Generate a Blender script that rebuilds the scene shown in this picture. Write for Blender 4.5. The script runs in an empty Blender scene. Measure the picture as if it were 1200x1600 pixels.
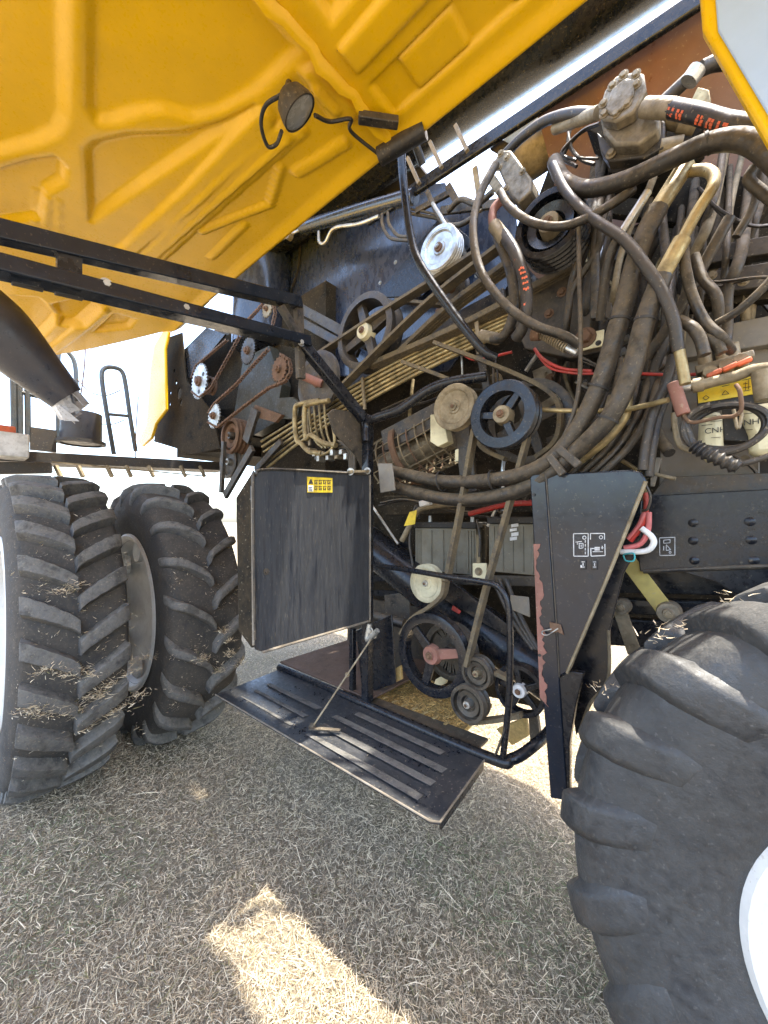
import bpy, bmesh, math, random
import numpy as np
from mathutils import Vector, Matrix
random.seed(7); RNG = np.random.default_rng(7)
R_ = math.radians
SC = bpy.context.scene; COL = SC.collection

# ------------------------------------------------------------------ camera, sky, sun, exposure
CAM_H = 1.65; YAW = 49.0; PITCH = 1.43
cam = bpy.data.cameras.new('camera'); camo = bpy.data.objects.new('camera', cam); COL.objects.link(camo)
cam.sensor_fit = 'HORIZONTAL'; cam.sensor_width = 36; cam.lens = 18; cam.clip_start = .02; cam.clip_end = 2000
camo.location = (0, 0, CAM_H); camo.rotation_euler = (R_(90 + PITCH), 0, R_(90 - YAW))
SC.camera = camo
SUN = Vector((.15, .16, 1)).normalized()
w = bpy.data.worlds.new('World'); SC.world = w; w.use_nodes = True
wn = w.node_tree; sky = wn.nodes.new('ShaderNodeTexSky'); sky.sky_type = 'NISHITA'; sky.sun_disc = False
sky.sun_elevation = math.asin(SUN.z); sky.sun_rotation = math.atan2(SUN.x, SUN.y); sky.dust_density = 3.0; sky.air_density = 1.0; sky.ozone_density = 1.0
wn.links.new(sky.outputs[0], wn.nodes['Background'].inputs[0]); wn.nodes['Background'].inputs[1].default_value = .15
sl = bpy.data.lights.new('sun', 'SUN'); so = bpy.data.objects.new('sun', sl); COL.objects.link(so)
sl.energy = 2.0; sl.angle = R_(1.0); sl.color = (1, .95, .86)
so.rotation_euler = SUN.to_track_quat('Z', 'Y').to_euler(); so.location = (0, 0, 12)
vs = SC.view_settings; vs.view_transform = 'Standard'; vs.look = 'None'; vs.exposure = 3.02; vs.gamma = 1
SC.render.engine = 'CYCLES'; SC.cycles.max_bounces = 8; SC.cycles.diffuse_bounces = 5; SC.cycles.use_denoising = True

# ------------------------------------------------------------------ geometry of the view (photo measurements -> places)
_y = R_(YAW); _p = R_(PITCH)
FWD = Vector((-math.cos(_y) * math.cos(_p), math.sin(_y) * math.cos(_p), math.sin(_p)))
RGT = Vector((math.sin(_y), math.cos(_y), 0)); UPV = RGT.cross(FWD)
CAMP = Vector((0, 0, CAM_H))
def ray(px, py): return FWD + RGT * ((px - 600) / 600) + UPV * ((800 - py) / 600)
def at(px, py, Y=None, X=None, Z=None, D=None):
    d = ray(px, py)
    if Y is not None: t = Y / d.y
    elif X is not None: t = X / d.x
    elif Z is not None: t = (Z - CAM_H) / d.z
    else: t = D
    return CAMP + d * t
def dep(p): return (p - CAMP).dot(FWD)
def wpx(n, p): return n * dep(p) / 600.0
def A(p, Y=1.6):
    if isinstance(p, Vector): return p
    return at(p[0], p[1], Y=p[2] if len(p) > 2 else Y)

# ------------------------------------------------------------------ materials
MATS = {}
DUST = (.27, .205, .125)
def mk(name, base, rough=.5, metal=0.0, dust=.35, dustcol=DUST, var=.25, scale=7, bump=.12, rust=0.0, rustcol=(.2, .085, .04), stretch=(1, 1, 1), spec=.5, up=.35, coat=0, bscale=6, speck=.35, speckcol=(.36, .3, .2), grime=.45, scratch=0):
    if name in MATS: return MATS[name]
    m = bpy.data.materials.new(name); MATS[name] = m; m.use_nodes = True
    nt = m.node_tree; N = nt.nodes; L = nt.links; b = N['Principled BSDF']
    geo = N.new('ShaderNodeNewGeometry'); mp = N.new('ShaderNodeMapping'); mp.inputs['Scale'].default_value = stretch
    L.new(geo.outputs['Position'], mp.inputs['Vector'])
    def noise(s, det=5, r=.6):
        n = N.new('ShaderNodeTexNoise'); n.inputs['Scale'].default_value = s; n.inputs['Detail'].default_value = det; n.inputs['Roughness'].default_value = r
        L.new(mp.outputs[0], n.inputs['Vector']); return n.outputs[0]
    def rmap(v, a, b_, c=0, d=1):
        n = N.new('ShaderNodeMapRange'); n.inputs[1].default_value = a; n.inputs[2].default_value = b_; n.inputs[3].default_value = c; n.inputs[4].default_value = d
        L.new(v, n.inputs[0]); return n.outputs[0]
    def math_(op, a, b_):
        n = N.new('ShaderNodeMath'); n.operation = op
        for i, v in enumerate((a, b_)):
            if hasattr(v, 'links'): L.new(v, n.inputs[i])
            else: n.inputs[i].default_value = v
        return n.outputs[0]
    def mix(f, a, b_):
        n = N.new('ShaderNodeMix'); n.data_type = 'RGBA'
        for i, v in ((0, f), (6, a), (7, b_)):
            if hasattr(v, 'links'): L.new(v, n.inputs[i])
            else: n.inputs[i].default_value = v if i == 0 else (*v, 1)
        return n.outputs[2]
    n1 = noise(scale, 3); n2 = noise(scale * bscale, 4, .65); n3 = noise(scale * 2.3, 4, .7)
    dark = tuple(c * (1 - var) for c in base); lite = tuple(min(1, c * (1 + var)) for c in base)
    col = mix(rmap(n3, .3, .7), dark, lite)
    msk = None
    if dust > 0:
        sx = N.new('ShaderNodeSeparateXYZ'); L.new(geo.outputs['Normal'], sx.inputs[0])
        upn = math_('MULTIPLY', sx.outputs[2], up)
        msk = math_('ADD', rmap(math_('ADD', n1, math_('MULTIPLY', n2, .5)), .55, 1.0, 0, 1), upn)
        n = N.new('ShaderNodeClamp'); L.new(msk, n.inputs[0]); msk = math_('MULTIPLY', n.outputs[0], dust)
        col = mix(msk, col, dustcol)
    if grime > 0: col = mix(rmap(math_('ADD', n1, math_('MULTIPLY', n3, .6)), .72, .98, 0, grime), col, tuple(c * .3 for c in base))
    if speck > 0: col = mix(rmap(noise(scale * 0 + 95, 2, .5), .64, .72, 0, speck), col, speckcol)
    if scratch > 0:
        for rot_, sc_ in (((0, .6, 0), 1.0), ((0, -.35, .3), 1.4)):
            mq = N.new('ShaderNodeMapping'); mq.inputs['Rotation'].default_value = rot_; mq.inputs['Scale'].default_value = (70 * sc_, 30, 3.2 * sc_); L.new(geo.outputs['Position'], mq.inputs['Vector'])
            nq = N.new('ShaderNodeTexNoise'); nq.inputs['Scale'].default_value = 1; nq.inputs['Detail'].default_value = 3; L.new(mq.outputs[0], nq.inputs['Vector'])
            col = mix(math_('MULTIPLY', rmap(nq.outputs[0], .58, .70, 0, scratch), rmap(n1, .4, .6)), col, (.3, .285, .26))
    if rust > 0:
        rm = rmap(math_('ADD', n3, math_('MULTIPLY', n2, .35)), 1.02 - rust * .45, 1.06 - rust * .45)
        col = mix(rm, col, rustcol)
    L.new(col, b.inputs['Base Color'])
    rg = rmap(n2, .3, .7, max(0, rough - .12), min(1, rough + .15))
    if msk is not None: rg = math_('MINIMUM', math_('ADD', rg, math_('MULTIPLY', msk, .6)), 1.0)
    L.new(rg, b.inputs['Roughness']); b.inputs['Metallic'].default_value = metal
    b.inputs['Specular IOR Level'].default_value = spec
    if coat: b.inputs['Coat Weight'].default_value = coat; b.inputs['Coat Roughness'].default_value = .12; b.inputs['Coat IOR'].default_value = 1.5
    if bump > 0:
        bp = N.new('ShaderNodeBump'); bp.inputs['Strength'].default_value = bump; bp.inputs['Distance'].default_value = .006
        L.new(math_('ADD', n2, math_('MULTIPLY', n1, .6)), bp.inputs['Height']); L.new(bp.outputs[0], b.inputs['Normal'])
    return m
M_yel = mk('yellow_paint', (.78, .455, .0), .3, dust=.08, dustcol=(.62, .46, .12), var=.05, scale=3, bump=.03, rust=.19, up=-.1, coat=.15, bscale=22, speck=.06, speckcol=(.3, .15, .03), grime=.0, spec=.35)
M_yel2 = mk('yellow_paint_front', (.68, .35, .03), .4, dust=.5, dustcol=(.45, .35, .2), var=.12, scale=4, bump=.05, rust=.2, up=0)
M_black = mk('black_paint', (.006, .008, .013), .24, dust=.14, dustcol=(.15, .13, .1), var=.4, scale=6, bump=.03, coat=.1, up=.15, speck=.2, spec=.32)
M_col = mk('black_panel_sky_tint', (.008, .013, .023), .13, dust=.06, dustcol=(.14, .13, .12), var=.3, scale=5, bump=.012, coat=.15, up=.1, speck=.12, grime=.2, spec=.35)  # black paint, its base tinted blue to stand for reflected sky
M_blackd = mk('black_paint_dusty', (.014, .014, .015), .38, dust=.6, dustcol=(.24, .185, .115), var=.45, scale=10, bump=.12, rust=.2, grime=.6)
M_blue = mk('blue_black_sheet', (.016, .025, .048), .2, dust=.25, dustcol=(.12, .1, .08), var=.35, scale=4, bump=.05, stretch=(1, 1, .45), up=.2, rust=.08, coat=.4, speck=.12)
M_door = mk('black_door_streaked', (.011, .013, .018), .42, dust=.75, dustcol=(.085, .086, .086), var=.4, scale=9, bump=.05, stretch=(1, 3.2, .3), up=.1, bscale=5, speck=.25, grime=.7)
M_edge = mk('worn_lit_edge', (.2, .18, .15), .5, metal=.3, dust=.5, var=.4, scale=15)
M_rubber = mk('tyre_rubber', (.026, .025, .024), .75, dust=.75, dustcol=(.16, .135, .105), var=.3, scale=7, bump=.4, up=.15, bscale=9)
M_lug = mk('tyre_lug_rubber', (.075, .074, .073), .55, dust=.85, dustcol=(.27, .245, .2), var=.45, scale=13, bump=.6, up=.3, bscale=7, grime=.75)
M_rubber3 = mk('tyre_rubber_scuffed', (.026, .028, .031), .4, dust=.6, dustcol=(.13, .124, .11), var=.45, scale=5, bump=.55, up=.3, bscale=9, grime=.6, speck=.2, speckcol=(.2, .19, .17))
M_hose = mk('hose_rubber', (.022, .019, .016), .4, dust=.75, dustcol=(.22, .165, .095), var=.45, scale=13, bump=.18, up=.55, grime=.75, speck=.2)
M_hoseb = mk('hose_black', (.014, .014, .016), .42, dust=.3, var=.3, scale=12, bump=.06)
M_belt = mk('belt_rubber', (.06, .05, .036), .7, dust=.85, dustcol=(.31, .24, .135), var=.4, scale=16, bump=.18)
M_tan = mk('dusty_metal', (.27, .22, .14), .5, metal=.3, dust=.6, dustcol=(.31, .24, .14), var=.35, scale=14, bump=.2, rust=.15, grime=.7)
M_gold = mk('zinc_yellow_pipe', (.42, .33, .16), .35, metal=.55, dust=.6, dustcol=(.27, .2, .11), var=.3, scale=14, bump=.06, grime=.7)
M_steel = mk('bright_steel', (.55, .55, .52), .32, metal=.8, dust=.4, dustcol=(.3, .25, .17), var=.2, scale=14, bump=.05)
M_alu = mk('cast_aluminium', (.25, .215, .155), .45, metal=.45, dust=.5, dustcol=(.24, .18, .105), var=.35, scale=14, bump=.35, grime=.8)
M_rusty = mk('rusty_steel', (.16, .085, .05), .75, metal=.2, dust=.35, var=.4, scale=16, bump=.3)
M_redox = mk('red_primer', (.27, .115, .085), .65, dust=.35, dustcol=(.3, .2, .14), var=.25, scale=10, bump=.1)
M_brown = mk('brown_tank_paint', (.19, .098, .075), .35, dust=.4, dustcol=(.27, .19, .14), var=.15, scale=3, bump=.05, up=.1)
M_inner = mk('dark_interior', (.012, .011, .009), .85, dust=.6, dustcol=(.12, .09, .055), var=.5, scale=6, bump=.2, up=.35, spec=.1)
M_grey = mk('grey_dusty_sheet', (.19, .175, .15), .5, dust=.6, dustcol=(.3, .245, .16), var=.2, scale=5, bump=.06, up=.25)
M_white = mk('white_rim_paint', (.7, .69, .65), .4, dust=.25, dustcol=(.42, .36, .28), var=.06, scale=6, bump=.05, rust=.08, up=.15, grime=.12)
M_pale = mk('sky_tinted_gloss', (.38, .51, .70), .1, dust=.03, var=.04, scale=3, bump=.01, coat=.6, speck=.03, grime=0)  # blue base colour paints the sky mirrored in the hood face
M_cream = mk('cream_plastic', (.72, .66, .42), .5, dust=.3, dustcol=(.4, .33, .2), var=.08, scale=8, bump=.04)
M_creamp = mk('cream_pulley', (.55, .52, .36), .45, dust=.4, dustcol=(.33, .28, .17), var=.15, scale=14, bump=.08)
M_red = mk('red_plastic', (.45, .025, .02), .45, dust=.25, var=.15, scale=15, bump=.05)
M_orange = mk('orange_handle', (.75, .14, .05), .5, dust=.3, var=.15, scale=15, bump=.05)
M_pink = mk('faded_red_cable', (.6, .15, .15), .5, dust=.2, var=.1, scale=12, bump=.03)
M_wht = mk('white_plastic', (.75, .75, .73), .45, dust=.2, var=.06, scale=12, bump=.03)
M_cyan = mk('turquoise_wire', (.05, .4, .42), .45, dust=.1, var=.1, bump=0)
M_stick = mk('yellow_label', (.78, .56, .02), .5, dust=.2, dustcol=(.45, .36, .15), var=.08, scale=20, bump=0)
M_ink = mk('black_ink', (.02, .02, .02), .6, dust=.1, var=.1, bump=0)
M_inkw = mk('white_print', (.62, .63, .64), .6, dust=.15, var=.15, scale=40, bump=0)
M_bat = mk('battery_case', (.16, .15, .115), .5, dust=.7, dustcol=(.27, .23, .155), var=.2, scale=8, bump=.06, grime=.5)
M_floor = mk('rust_floor', (.10, .055, .04), .7, dust=.5, dustcol=(.2, .14, .09), var=.35, scale=8, bump=.2, rust=.3)
M_step = mk('step_sheet', (.010, .012, .017), .28, dust=.5, dustcol=(.10, .1, .098), var=.4, scale=8, bump=.06, up=.1, coat=.2, grime=.6)
M_grip = mk('grip_tape', (.10, .098, .093), .85, dust=.5, dustcol=(.2, .185, .155), var=.3, scale=12, bump=.4, bscale=20, grime=.8)
M_lens = mk('lamp_glass', (.32, .32, .3), .15, dust=.3, dustcol=(.35, .32, .26), var=.1, bump=.05)
M_sleeve = mk('grey_sleeve', (.03, .035, .05), .35, dust=.4, dustcol=(.14, .11, .1), var=.25, scale=5, bump=.1, speck=.1)
M_silver = mk('torn_foil', (.6, .64, .72), .3, metal=.4, dust=.15, var=.1, scale=10, bump=.15)
M_rail = mk('rail_paint', (.05, .07, .085), .4, dust=.3, var=.2, bump=.05)
M_plat = mk('platform_steel', (.022, .024, .028), .5, dust=.45, dustcol=(.2, .15, .09), var=.3, scale=5, bump=.1, rust=.15)
M_chaff = mk('chaff', (.5, .34, .12), .9, dust=.4, dustcol=(.6, .44, .2), var=.4, scale=60, bump=.5)
M_olive = mk('olive_paint', (.03, .032, .022), .5, dust=.45, dustcol=(.14, .11, .07), var=.3)

# ------------------------------------------------------------------ object and mesh helpers
ROOT_L = Vector((-1.4, 2.3, 0))
def par(o, parent):
    o.parent = parent
    if parent is not None: o.matrix_parent_inverse = Matrix.Translation(-WLOC.get(parent.name, Vector((0, 0, 0))))
WLOC = {}
def lab(o, label=None, cat=None, group=None, kind=None):
    if label: o['label'] = label
    if cat: o['category'] = cat
    if group: o['group'] = group
    if kind: o['kind'] = kind
    return o
def empty(name, loc, parent=None):
    o = bpy.data.objects.new(name, None); COL.objects.link(o); o.empty_display_size = .1
    loc = Vector(loc)
    if parent is None: o.location = loc
    else:
        o.parent = parent; o.location = loc - WLOC.get(parent.name, Vector((0, 0, 0)))
    WLOC[o.name] = loc.copy(); return o
class MB:
    def __init__(s): s.v = []; s.f = []; s.mi = []; s.cur = 0
    def add(s, vs_, fs):
        o = len(s.v); s.v += [tuple(x) for x in vs_]; s.f += [[i + o for i in f] for f in fs]; s.mi += [s.cur] * len(fs); return s
    def box(s, c, a, b, d):
        c, a, b, d = map(Vector, (c, a, b, d)); vs_ = [c + a * i + b * j + d * k for i in (-1, 1) for j in (-1, 1) for k in (-1, 1)]
        fs = [(0, 1, 3, 2), (4, 6, 7, 5), (0, 4, 5, 1), (2, 3, 7, 6), (0, 2, 6, 4), (1, 5, 7, 3)]
        if a.cross(b).dot(d) < 0: fs = [f[::-1] for f in fs]
        return s.add(vs_, fs)
    def bar(s, p, q, wd, ht, up=(0, 0, 1)):
        p, q = Vector(p), Vector(q); d = (q - p); n = d.normalized(); sd = n.cross(Vector(up))
        if sd.length < 1e-4: sd = n.cross(Vector((0, 1, 0)))
        sd.normalize(); u = sd.cross(n); return s.box((p + q) / 2, d / 2, sd * wd / 2, u * ht / 2)
    def tube(s, pts, r, n=10, smooth=True, seg=6, cap=True, closed=False):
        pts = [Vector(p) for p in pts]
        P = spline(pts, seg, closed) if smooth and len(pts) > 2 else pts
        k = len(P); rr = r if callable(r) else (lambda t: r)
        T = [((P[(i + 1) % k] - P[i - 1]) if closed else (P[min(i + 1, k - 1)] - P[max(i - 1, 0)])).normalized() for i in range(k)]
        up = Vector((0, 0, 1)) if abs(T[0].z) < .9 else Vector((0, 1, 0)); a = T[0].cross(up).normalized(); vs_ = []
        for i in range(k):
            a = (a - T[i] * a.dot(T[i])).normalized(); b = T[i].cross(a); q = rr(i / max(1, k - 1))
            for j in range(n):
                th = 2 * math.pi * j / n; vs_.append(P[i] + (a * math.cos(th) + b * math.sin(th)) * q)
        fs = []
        for i in range(k if closed else k - 1):
            for j in range(n):
                i2 = (i + 1) % k; fs.append((i * n + j, i * n + (j + 1) % n, i2 * n + (j + 1) % n, i2 * n + j))
        if cap and not closed: fs += [tuple(range(n))[::-1], tuple(range((k - 1) * n, k * n))]
        return s.add(vs_, fs)
    def lathe(s, prof, c, axis=(0, 1, 0), n=32, a0=0, a1=2 * math.pi):
        c = Vector(c); ax = Vector(axis).normalized(); u = ax.cross(Vector((0, 0, 1)))
        if u.length < .01: u = Vector((1, 0, 0))
        u.normalize(); v = u.cross(ax) * -1; v = ax.cross(u); full = abs(a1 - a0 - 2 * math.pi) < 1e-6; m = n if full else n + 1
        vs_ = []
        for i in range(m):
            th = a0 + (a1 - a0) * i / n; d = u * math.cos(th) + v * math.sin(th)
            for r, h in prof: vs_.append(c + d * r + ax * h)
        k = len(prof); fs = []
        for i in range(n):
            i2 = (i + 1) % m
            for j in range(k - 1):
                q = [i * k + j, i2 * k + j, i2 * k + j + 1, i * k + j + 1]
                if prof[j][0] < 1e-6: q = [q[0], q[2], q[3]]
                elif prof[j + 1][0] < 1e-6: q = [q[0], q[1], q[2]]
                fs.append(tuple(q))
        return s.add(vs_, fs)
    def prism(s, poly, ext):
        poly = [Vector(p) for p in poly]; e = Vector(ext); n = len(poly)
        nn = Vector((0, 0, 0))
        for i in range(n): nn += (poly[i] - poly[0]).cross(poly[(i + 1) % n] - poly[0])
        if nn.dot(e) > 0: poly = poly[::-1]
        vs_ = poly + [p + e for p in poly]
        fs = [tuple(range(n)), tuple(range(2 * n - 1, n - 1, -1))] + [(i, i + n, (i + 1) % n + n, (i + 1) % n) for i in range(n)]
        return s.add(vs_, fs)
    def build(s, name, mat, parent=None, bevel=0, smooth=True, ang=35, label=None):
        me = bpy.data.meshes.new(name); me.from_pydata(s.v, [], s.f)
        for m in (mat if isinstance(mat, (list, tuple)) else [mat]): me.materials.append(m)
        if isinstance(mat, (list, tuple)): me.polygons.foreach_set('material_index', s.mi)
        bm = bmesh.new(); bm.from_mesh(me); bmesh.ops.recalc_face_normals(bm, faces=bm.faces); bm.to_mesh(me); bm.free()
        if smooth:
            me.polygons.foreach_set('use_smooth', [True] * len(me.polygons)); me.set_sharp_from_angle(angle=R_(ang))
        o = bpy.data.objects.new(name, me); COL.objects.link(o)
        if parent is not None: par(o, parent)
        if bevel:
            b = o.modifiers.new('bevel', 'BEVEL'); b.width = bevel; b.segments = 2; b.limit_method = 'ANGLE'; b.angle_limit = R_(40)
        if label: o['label'] = label
        return o
def spline(P, seg=6, closed=False):
    out = []; n = len(P)
    rng = range(n) if closed else range(n - 1)
    for i in rng:
        if closed: p0, p1, p2, p3 = P[i - 1], P[i], P[(i + 1) % n], P[(i + 2) % n]
        else: p0, p1, p2, p3 = P[max(i - 1, 0)], P[i], P[i + 1], P[min(i + 2, n - 1)]
        if not closed and i == 0: p0 = p1 * 2 - p2
        if not closed and i == n - 2: p3 = p2 * 2 - p1
        for j in range(seg):
            t = j / seg
            out.append(.5 * ((2 * p1) + (p2 - p0) * t + (2 * p0 - 5 * p1 + 4 * p2 - p3) * t * t + (3 * p1 - p0 - 3 * p2 + p3) * t ** 3))
    if not closed: out.append(P[-1].copy())
    return out
def hose(name, pts, dpx, mat, parent, Y=1.6, n=10, seg=7, smooth=True, label=None):
    P = [A(p, Y) for p in pts]; mid = P[len(P) // 2]; r = wpx(dpx, mid) / 2
    o = MB().tube(P, r, n=n, seg=seg, smooth=smooth).build(name, mat, parent, ang=60, label=label); o['_r'] = r
    return o
def ferrule(parent, a, b, dpx, mat, Y=1.6, name='fitting', n=12):
    p, q = A(a, Y), A(b, Y); r = wpx(dpx, p) / 2; d = (q - p)
    m = MB(); m.tube([p, p + d * .06, p + d * .06, p + d * .62, p + d * .64, p + d * .74, p + d * .76, q], lambda t: r, n=n, smooth=False)
    return m.build(name, mat, parent, bevel=r * .12)
def plate(name, poly, Y, th, mat, parent, bevel=.003, label=None):
    return MB().prism([A(p, Y) for p in poly], (0, th, 0)).build(name, mat, parent, bevel=bevel, label=label)
def platex(name, poly, X, th, mat, parent, bevel=.003, label=None):
    return MB().prism([at(p[0], p[1], X=X) for p in poly], (-th, 0, 0)).build(name, mat, parent, bevel=bevel, label=label)
def bolt(parent, p, r, axis=(0, -1, 0), mat=None, name='bolt'):
    ax = Vector(axis).normalized(); m = MB()
    m.lathe([(0, r * .9), (r * .75, r * .9), (r * .9, r * .7), (r * .9, 0)], p, ax, n=6)
    m.lathe([(0, r * .25), (r * 1.35, r * .25), (r * 1.35, 0), (0, 0)], p, ax, n=14)
    return m.build(name, mat or M_tan, parent)
def resample(P, step):
    out = [P[0].copy()]; acc = 0
    for i in range(len(P) - 1):
        a, b = P[i], P[i + 1]; l = (b - a).length; pos = step - acc
        while pos <= l:
            out.append(a + (b - a) * (pos / l)); pos += step
        acc = l - (pos - step)
    return out

# ------------------------------------------------------------------ the ground
def ground():
    m = bpy.data.materials.new('dry_ground'); m.use_nodes = True; nt = m.node_tree; N = nt.nodes; L = nt.links; b = N['Principled BSDF']
    geo = N.new('ShaderNodeNewGeometry')
    def noise(s, d=6, r=.65):
        n = N.new('ShaderNodeTexNoise'); n.inputs['Scale'].default_value = s; n.inputs['Detail'].default_value = d; n.inputs['Roughness'].default_value = r
        L.new(geo.outputs['Position'], n.inputs['Vector']); return n.outputs[0]
    def ramp(v, stops):
        n = N.new('ShaderNodeValToRGB'); L.new(v, n.inputs[0]); e = n.color_ramp.elements
        while len(e) < len(stops): e.new(.5)
        for x, (p, c) in zip(e, stops): x.position = p; x.color = (*c, 1)
        return n.outputs[0]
    c1 = ramp(noise(60), [(.3, (.10, .082, .058)), (.5, (.25, .205, .145)), (.7, (.44, .365, .26))])
    c2 = ramp(noise(1.3), [(.35, (.13, .115, .07)), (.6, (.27, .22, .15))])
    mx = N.new('ShaderNodeMix'); mx.data_type = 'RGBA'; mx.inputs[0].default_value = .4; L.new(c1, mx.inputs[6]); L.new(c2, mx.inputs[7])
    L.new(mx.outputs[2], b.inputs['Base Color']); b.inputs['Roughness'].default_value = .95; b.inputs['Specular IOR Level'].default_value = .1
    bp = N.new('ShaderNodeBump'); bp.inputs['Distance'].default_value = .03; bp.inputs['Strength'].default_value = .8; L.new(noise(45), bp.inputs['Height']); L.new(bp.outputs[0], b.inputs['Normal'])
    xs = sorted(set([-600, -200, -80, -30, -14] + [round(-9 + i * .15, 3) for i in range(101)] + [12, 30, 80, 200, 600]))
    g = np.array(xs); X, Y = np.meshgrid(g - 1.5, g + 1.5, indexing='ij'); n = len(g)
    Z = (.012 * np.sin(X * 2.1 + 1) * np.cos(Y * 1.7) + .008 * np.sin(X * 5.3) * np.sin(Y * 4.7 + 2)) * (np.hypot(X, Y) < 12)
    me = bpy.data.meshes.new('ground')
    f = [(i * n + j, (i + 1) * n + j, (i + 1) * n + j + 1, i * n + j + 1) for i in range(n - 1) for j in range(n - 1)]
    me.from_pydata(np.stack([X, Y, Z], -1).reshape(-1, 3).tolist(), [], f); me.materials.append(m)
    me.polygons.foreach_set('use_smooth', [True] * len(f))
    o = bpy.data.objects.new('ground', me); COL.objects.link(o); lab(o, 'pale dry stubble ground under and around the harvester', kind='structure')
ground()

def blades(name, P, length, width, tilt, cols, parent=None, mat=None):
    """many thin curved straws as one mesh; P (n,3), colours (n,3)"""
    n = len(P); az = RNG.uniform(0, 2 * np.pi, n); d = np.stack([np.cos(az) * np.cos(tilt), np.sin(az) * np.cos(tilt), np.sin(tilt)], -1)
    roll = RNG.uniform(0, 2 * np.pi, n)
    s0 = np.stack([-np.sin(az), np.cos(az), np.zeros(n)], -1); u0 = np.cross(d, s0)
    s = s0 * np.cos(roll)[:, None] + u0 * np.sin(roll)[:, None]
    bend = np.stack([RNG.normal(0, .25, n), RNG.normal(0, .25, n), RNG.normal(-.1, .15, n)], -1) * length[:, None]
    p1 = P + d * (length * .5)[:, None]; p2 = P + d * length[:, None] + bend * .6
    p2[:, 2] = np.maximum(p2[:, 2], P[:, 2] - .0 + .002)
    hw = s * (width / 2)[:, None]
    V = np.stack([P - hw, P + hw, p1 - hw * .9, p1 + hw * .9, p2], 1).reshape(-1, 3)
    base = np.arange(n) * 5
    loops = np.stack([base, base + 1, base + 3, base + 2, base + 2, base + 3, base + 4], 1).reshape(-1)
    starts = np.stack([np.arange(n) * 7, np.arange(n) * 7 + 4], 1).reshape(-1); tot = np.tile([4, 3], n)
    me = bpy.data.meshes.new(name); me.vertices.add(n * 5); me.vertices.foreach_set('co', V.ravel().astype(np.float32))
    me.loops.add(n * 7); me.loops.foreach_set('vertex_index', loops.astype(np.int32))
    me.polygons.add(n * 2); me.polygons.foreach_set('loop_start', starts.astype(np.int32)); me.polygons.foreach_set('loop_total', tot.astype(np.int32))
    me.update(calc_edges=True)
    ca = me.color_attributes.new('straw', 'FLOAT_COLOR', 'POINT'); c4 = np.ones((n, 5, 4), np.float32); c4[:, :, :3] = cols[:, None, :]
    ca.data.foreach_set('color', c4.ravel()); me.materials.append(mat)
    o = bpy.data.objects.new(name, me); COL.objects.link(o)
    if parent is not None: par(o, parent)
    o['kind'] = 'stuff'; return o
def straw_mat():
    m = bpy.data.materials.new('straw'); m.use_nodes = True; N = m.node_tree.nodes; b = N['Principled BSDF']
    a = N.new('ShaderNodeVertexColor'); a.layer_name = 'straw'; m.node_tree.links.new(a.outputs[0], b.inputs['Base Color'])
    b.inputs['Roughness'].default_value = .7; b.inputs['Specular IOR Level'].default_value = .25
    b.inputs['Transmission Weight'].default_value = 0
    return m
M_straw = straw_mat()
def palette(n, P=None):
    pal = np.array([(.64, .515, .335), (.51, .41, .27), (.74, .61, .42), (.39, .305, .205), (.27, .215, .15), (.23, .205, .09)])
    k = RNG.choice(6, n, p=[.26, .24, .2, .15, .11, .04]); c = pal[k] * RNG.uniform(.75, 1.2, n)[:, None]
    if P is not None:
        g = np.sin(P[:, 0] * 2.3 + 1.1 * np.sin(P[:, 1] * 1.9)) * np.sin(P[:, 1] * 2.7 + .7 + np.sin(P[:, 0] * 1.3))
        sel = (g > .4) & (RNG.random(n) < .22); c[sel] = np.array((.17, .185, .09)) * RNG.uniform(.7, 1.5, sel.sum())[:, None]
    return np.clip(c, 0, 1)
def grass():
    n = 520000; r = RNG.uniform(.45, 11, n) ** 1.0; r = np.where(RNG.random(n) < .55, RNG.uniform(.45, 4.2, n), r)
    th = R_(180 - YAW) + R_(0) + RNG.uniform(R_(-75), R_(75), n)
    P = np.stack([r * np.cos(th), r * np.sin(th), np.zeros(n)], -1)
    P[:, 2] = .012 * np.sin(P[:, 0] * 2.1 + 1) * np.cos(P[:, 1] * 1.7) + .008 * np.sin(P[:, 0] * 5.3) * np.sin(P[:, 1] * 4.7 + 2) + RNG.uniform(-.004, .012, n)
    q = np.sin(P[:, 0] * 3.7 + 1.3 * np.sin(P[:, 1] * 4.1)) + np.sin(P[:, 1] * 5.3 + 1.7 * np.sin(P[:, 0] * 2.9 + 1)) + .6 * np.sin(P[:, 0] * 11 + P[:, 1] * 7)
    keep = (RNG.random(n) > np.where(q < -.9, .35, np.where(q < 0, .08, 0))); P = P[keep]; r = r[keep]; n = len(P)
    ln = RNG.uniform(.01, .042, n) * np.where(RNG.random(n) < .04, RNG.uniform(1.8, 4, n), 1); wd = RNG.uniform(.0011, .0026, n) * (1 + r * .12)
    tl = np.abs(RNG.normal(R_(14), R_(24), n))
    o = blades('grass', P, ln, wd, tl, palette(n, P), mat=M_straw); lab(o, 'short dry matted grass and straw covering the ground', 'grass', kind='stuff')
grass()
def straw_clump(name, pts, parent, n, spread, ln=(.02, .05), gold=False):
    P = []
    for p in pts:
        P.append(np.array(p)[None] + RNG.normal(0, 1, (n, 3)) * np.array(spread)[None])
    P = np.concatenate(P); k = len(P); c = palette(k)
    c = c * np.array((1.15, 1.0, .7))[None] if gold else c * 1.1
    return blades(name, P, RNG.uniform(ln[0], ln[1], k), RNG.uniform(.0015, .0035, k), RNG.uniform(-.6, .9, k), np.clip(c, 0, 1), parent, M_straw)

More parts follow.
